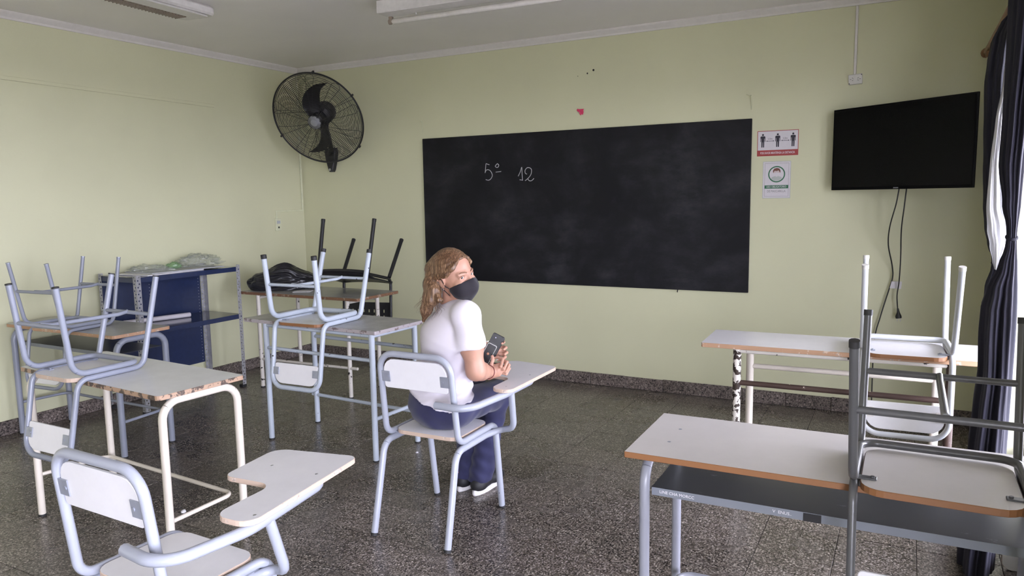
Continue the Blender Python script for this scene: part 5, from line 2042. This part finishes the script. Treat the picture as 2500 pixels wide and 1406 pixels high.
q = MB()
q.sweep([tuple(hp(-0.008 + 0.006 * math.cos(a), 0.0785, -0.053 + 0.006 * math.sin(a))) for a in [2 * math.pi * i / 14 for i in range(14)]], 0.0011, 0, True, 6)
q.build('earring', 'screw_steel', girl)

# hair: cap swept back from the forehead, gathered tail and loose curls
Ha = Field(HC - V3(0.24, 0.22, 0.26), HC + V3(0.16, 0.22, 0.18), 0.0036)
Ha.ell(HC - HF * 0.014 + HU * 0.020, HA, (0.101, 0.081, 0.097), 0.0)
P = Ha.all()
ql = (P - HC) @ HA.T
hl = ql[..., 0] * 0.86 - (ql[..., 2] - 0.050) * 0.52 - 0.044          # hairline plane: forehead to temple
hl = np.maximum(hl, -(ql[..., 2] + 0.008 - 1.0 * (ql[..., 0])))      # above the ears and nape
Ha.d = np.maximum(Ha.d, hl.astype(np.float32))
for sg in (1, -1):
    Ha.chain([hp(0.060, 0.040 * sg, 0.064), hp(0.050, 0.060 * sg, 0.040), hp(0.020, 0.0735 * sg, 0.014), hp(-0.040, 0.072 * sg, 0.004)], [0.006, 0.007, 0.009, 0.014], 0.018)
Ha.chain([hp(-0.075, 0.020, 0.045), hp(-0.098, 0.025, 0.020), hp(-0.100, 0.030, -0.020)], [0.034, 0.034, 0.028], 0.02)
tail = [HC + V3(-0.085, -0.030, 0.015), HC + V3(-0.090, -0.045, -0.045), HC + V3(-0.088, -0.060, -0.105), HC + V3(-0.108, -0.065, -0.160), HC + V3(-0.128, -0.060, -0.212)]
Ha.chain(tail, [0.030, 0.034, 0.030, 0.024, 0.007], 0.02)
tail2 = [hp(-0.060, 0.050, -0.020), HC + V3(-0.060, -0.072, -0.070), HC + V3(-0.066, -0.080, -0.115), HC + V3(-0.082, -0.078, -0.145)]
Ha.chain(tail2, [0.024, 0.026, 0.022, 0.010], 0.02)
tail3 = [hp(-0.055, 0.050, -0.050), HC + V3(-0.040, -0.078, -0.092), HC + V3(-0.022, -0.090, -0.108), HC + V3(0.002, -0.092, -0.114)]
Ha.chain(tail3, [0.016, 0.016, 0.012, 0.005], 0.012)
th = np.arctan2(ql[..., 1], -ql[..., 0] + 0.02)
low = np.clip((0.02 - ql[..., 2]) / 0.08, 0, 1)
sweep_ = ql[..., 2] * 0.55 + ql[..., 0] * 0.20
str_ = (0.0009 * np.sin((ql[..., 2] * 0.9 - ql[..., 0] * 0.35 + ql[..., 1] * 0.5) * 420 + 5 * np.sin(ql[..., 0] * 22)) * (1 - low)
        + low * 0.0014 * np.sin((P @ V3(0.72, -0.66, 0.04)) * 420 + 3 * np.sin(P[..., 2] * 26)))
Ha.d += str_.astype(np.float32)
hair = Ha.mesh('hair', 'hair_blonde', girl)
curls = MB()
rng = random.Random(5)
for k in range(44):
    a0 = Vector(HC) + Vector((-0.015 - 0.08 * rng.random(), -0.085 - 0.015 * rng.random(), -0.075 - 0.045 * rng.random()))
    ln_ = 0.035 + 0.045 * rng.random()
    ph_, rad_ = rng.random() * 6.28, 0.004 + 0.006 * rng.random()
    dirv = Vector((-0.45 + 0.75 * rng.random() if a0.x > HC[0] - 0.06 else -0.6 - 0.3 * rng.random(), -0.12, -0.75)).normalized()
    pts = []
    for i in range(13):
        t_ = i / 12
        pts.append(a0 + dirv * ln_ * t_ + Vector((math.cos(ph_ + 7 * t_), math.sin(ph_ + 7 * t_), 0.4 * math.sin(ph_ + 7 * t_))) * rad_ * (0.3 + t_))
    curls.sweep(pts, [0.0010 * (1 - 0.8 * i / 12) for i in range(13)], 0, seg=5)
co = curls.build('loose_strands', 'hair_blonde', hair)
co['kind'] = 'stuff'

# nails, bracelet
for f_ in fR[:3] + [None]:
    p1, p0 = (Vector(f_[-1]), Vector(f_[-2])) if f_ else (Vector((3.497, -2.514, 0.838)), Vector((3.480, -2.505, 0.826)))
    d_ = (p1 - p0).normalized()
    out = (CAM - p1).normalized() * 0.5 + Vector((0, 0, 0.6))
    out = (out - d_ * out.dot(d_)).normalized()
    q = MB()
    q.sweep([p1 + out * 0.0048 - d_ * 0.004, p1 + out * 0.0050 + d_ * 0.004, p1 + out * 0.0030 + d_ * 0.008], [0.0040, 0.0048, 0.0026], 0, seg=8, flat=0.5)
    q.build('fingernail', 'nail_white', girl)
ax_ = Vector(wrR - elR).normalized()
s1 = ax_.cross(Vector((0, 0, 1))).normalized()
s2 = ax_.cross(s1)
bc_ = Vector(elR).lerp(Vector(wrR), 0.86)
q = MB()
q.sweep([bc_ + s1 * 0.0318 * math.cos(a) + s2 * 0.0318 * math.sin(a) for a in [2 * math.pi * i / 24 for i in range(24)]], 0.0016, 0, True, 6)
q.build('bracelet', 'thread_red', girl)


# two phones
def phone(label, cen, up, right, hw, hh, mats, logo=None):
    upv = Vector(up).normalized()
    rt = Vector(right)
    rt = (rt - upv * rt.dot(upv)).normalized()
    nn = rt.cross(upv)
    M = Matrix((rt, upv, nn)).transposed().to_4x4()
    M.translation = Vector(cen)
    t = thing('phone', label, 'phone', cen)
    t.matrix_world = M
    q = MB()
    q.slab(rrect(-hw, -hh, hw, hh, 0.008, 5), -0.004, 0.004, 0, 1, c=0.0015)
    q.build('body', mats, t)
    q = MB()
    q.slab(rrect(-hw + 0.003, -hh + 0.003, hw - 0.003, hh - 0.003, 0.006, 5), 0.0040, 0.0046, 0, 0, c=0.0002)
    q.build('screen', 'phone_black', t)
    if logo:
        q = MB()
        q.disc((0, -0.002, 0.0044), 0.006, (0, 0, 1), 0, 14, 0.0004)
        q.build('badge', 'phone_copper', t)
    else:
        q = MB()
        q.disc((-hw * 0.35, hh * 0.72, 0.0044), 0.003, (0, 0, 1), 0, 10, 0.0006)
        q.build('camera_lens', 'bracket_grey', t)
    return t


phone('grey-framed phone held nearest, leaning on the black phone', (3.497, -2.517, 0.787), (0.42, 0.22, 0.86), (0.80, 0.42, -0.50), 0.0235, 0.048, ['phone_frame', 'phone_frame'], True)
phone('black phone held upright behind the grey-framed phone', (3.512, -2.496, 0.812), (0.42, 0.22, 0.86), (0.80, 0.42, -0.50), 0.030, 0.065, ['phone_black', 'phone_black'])
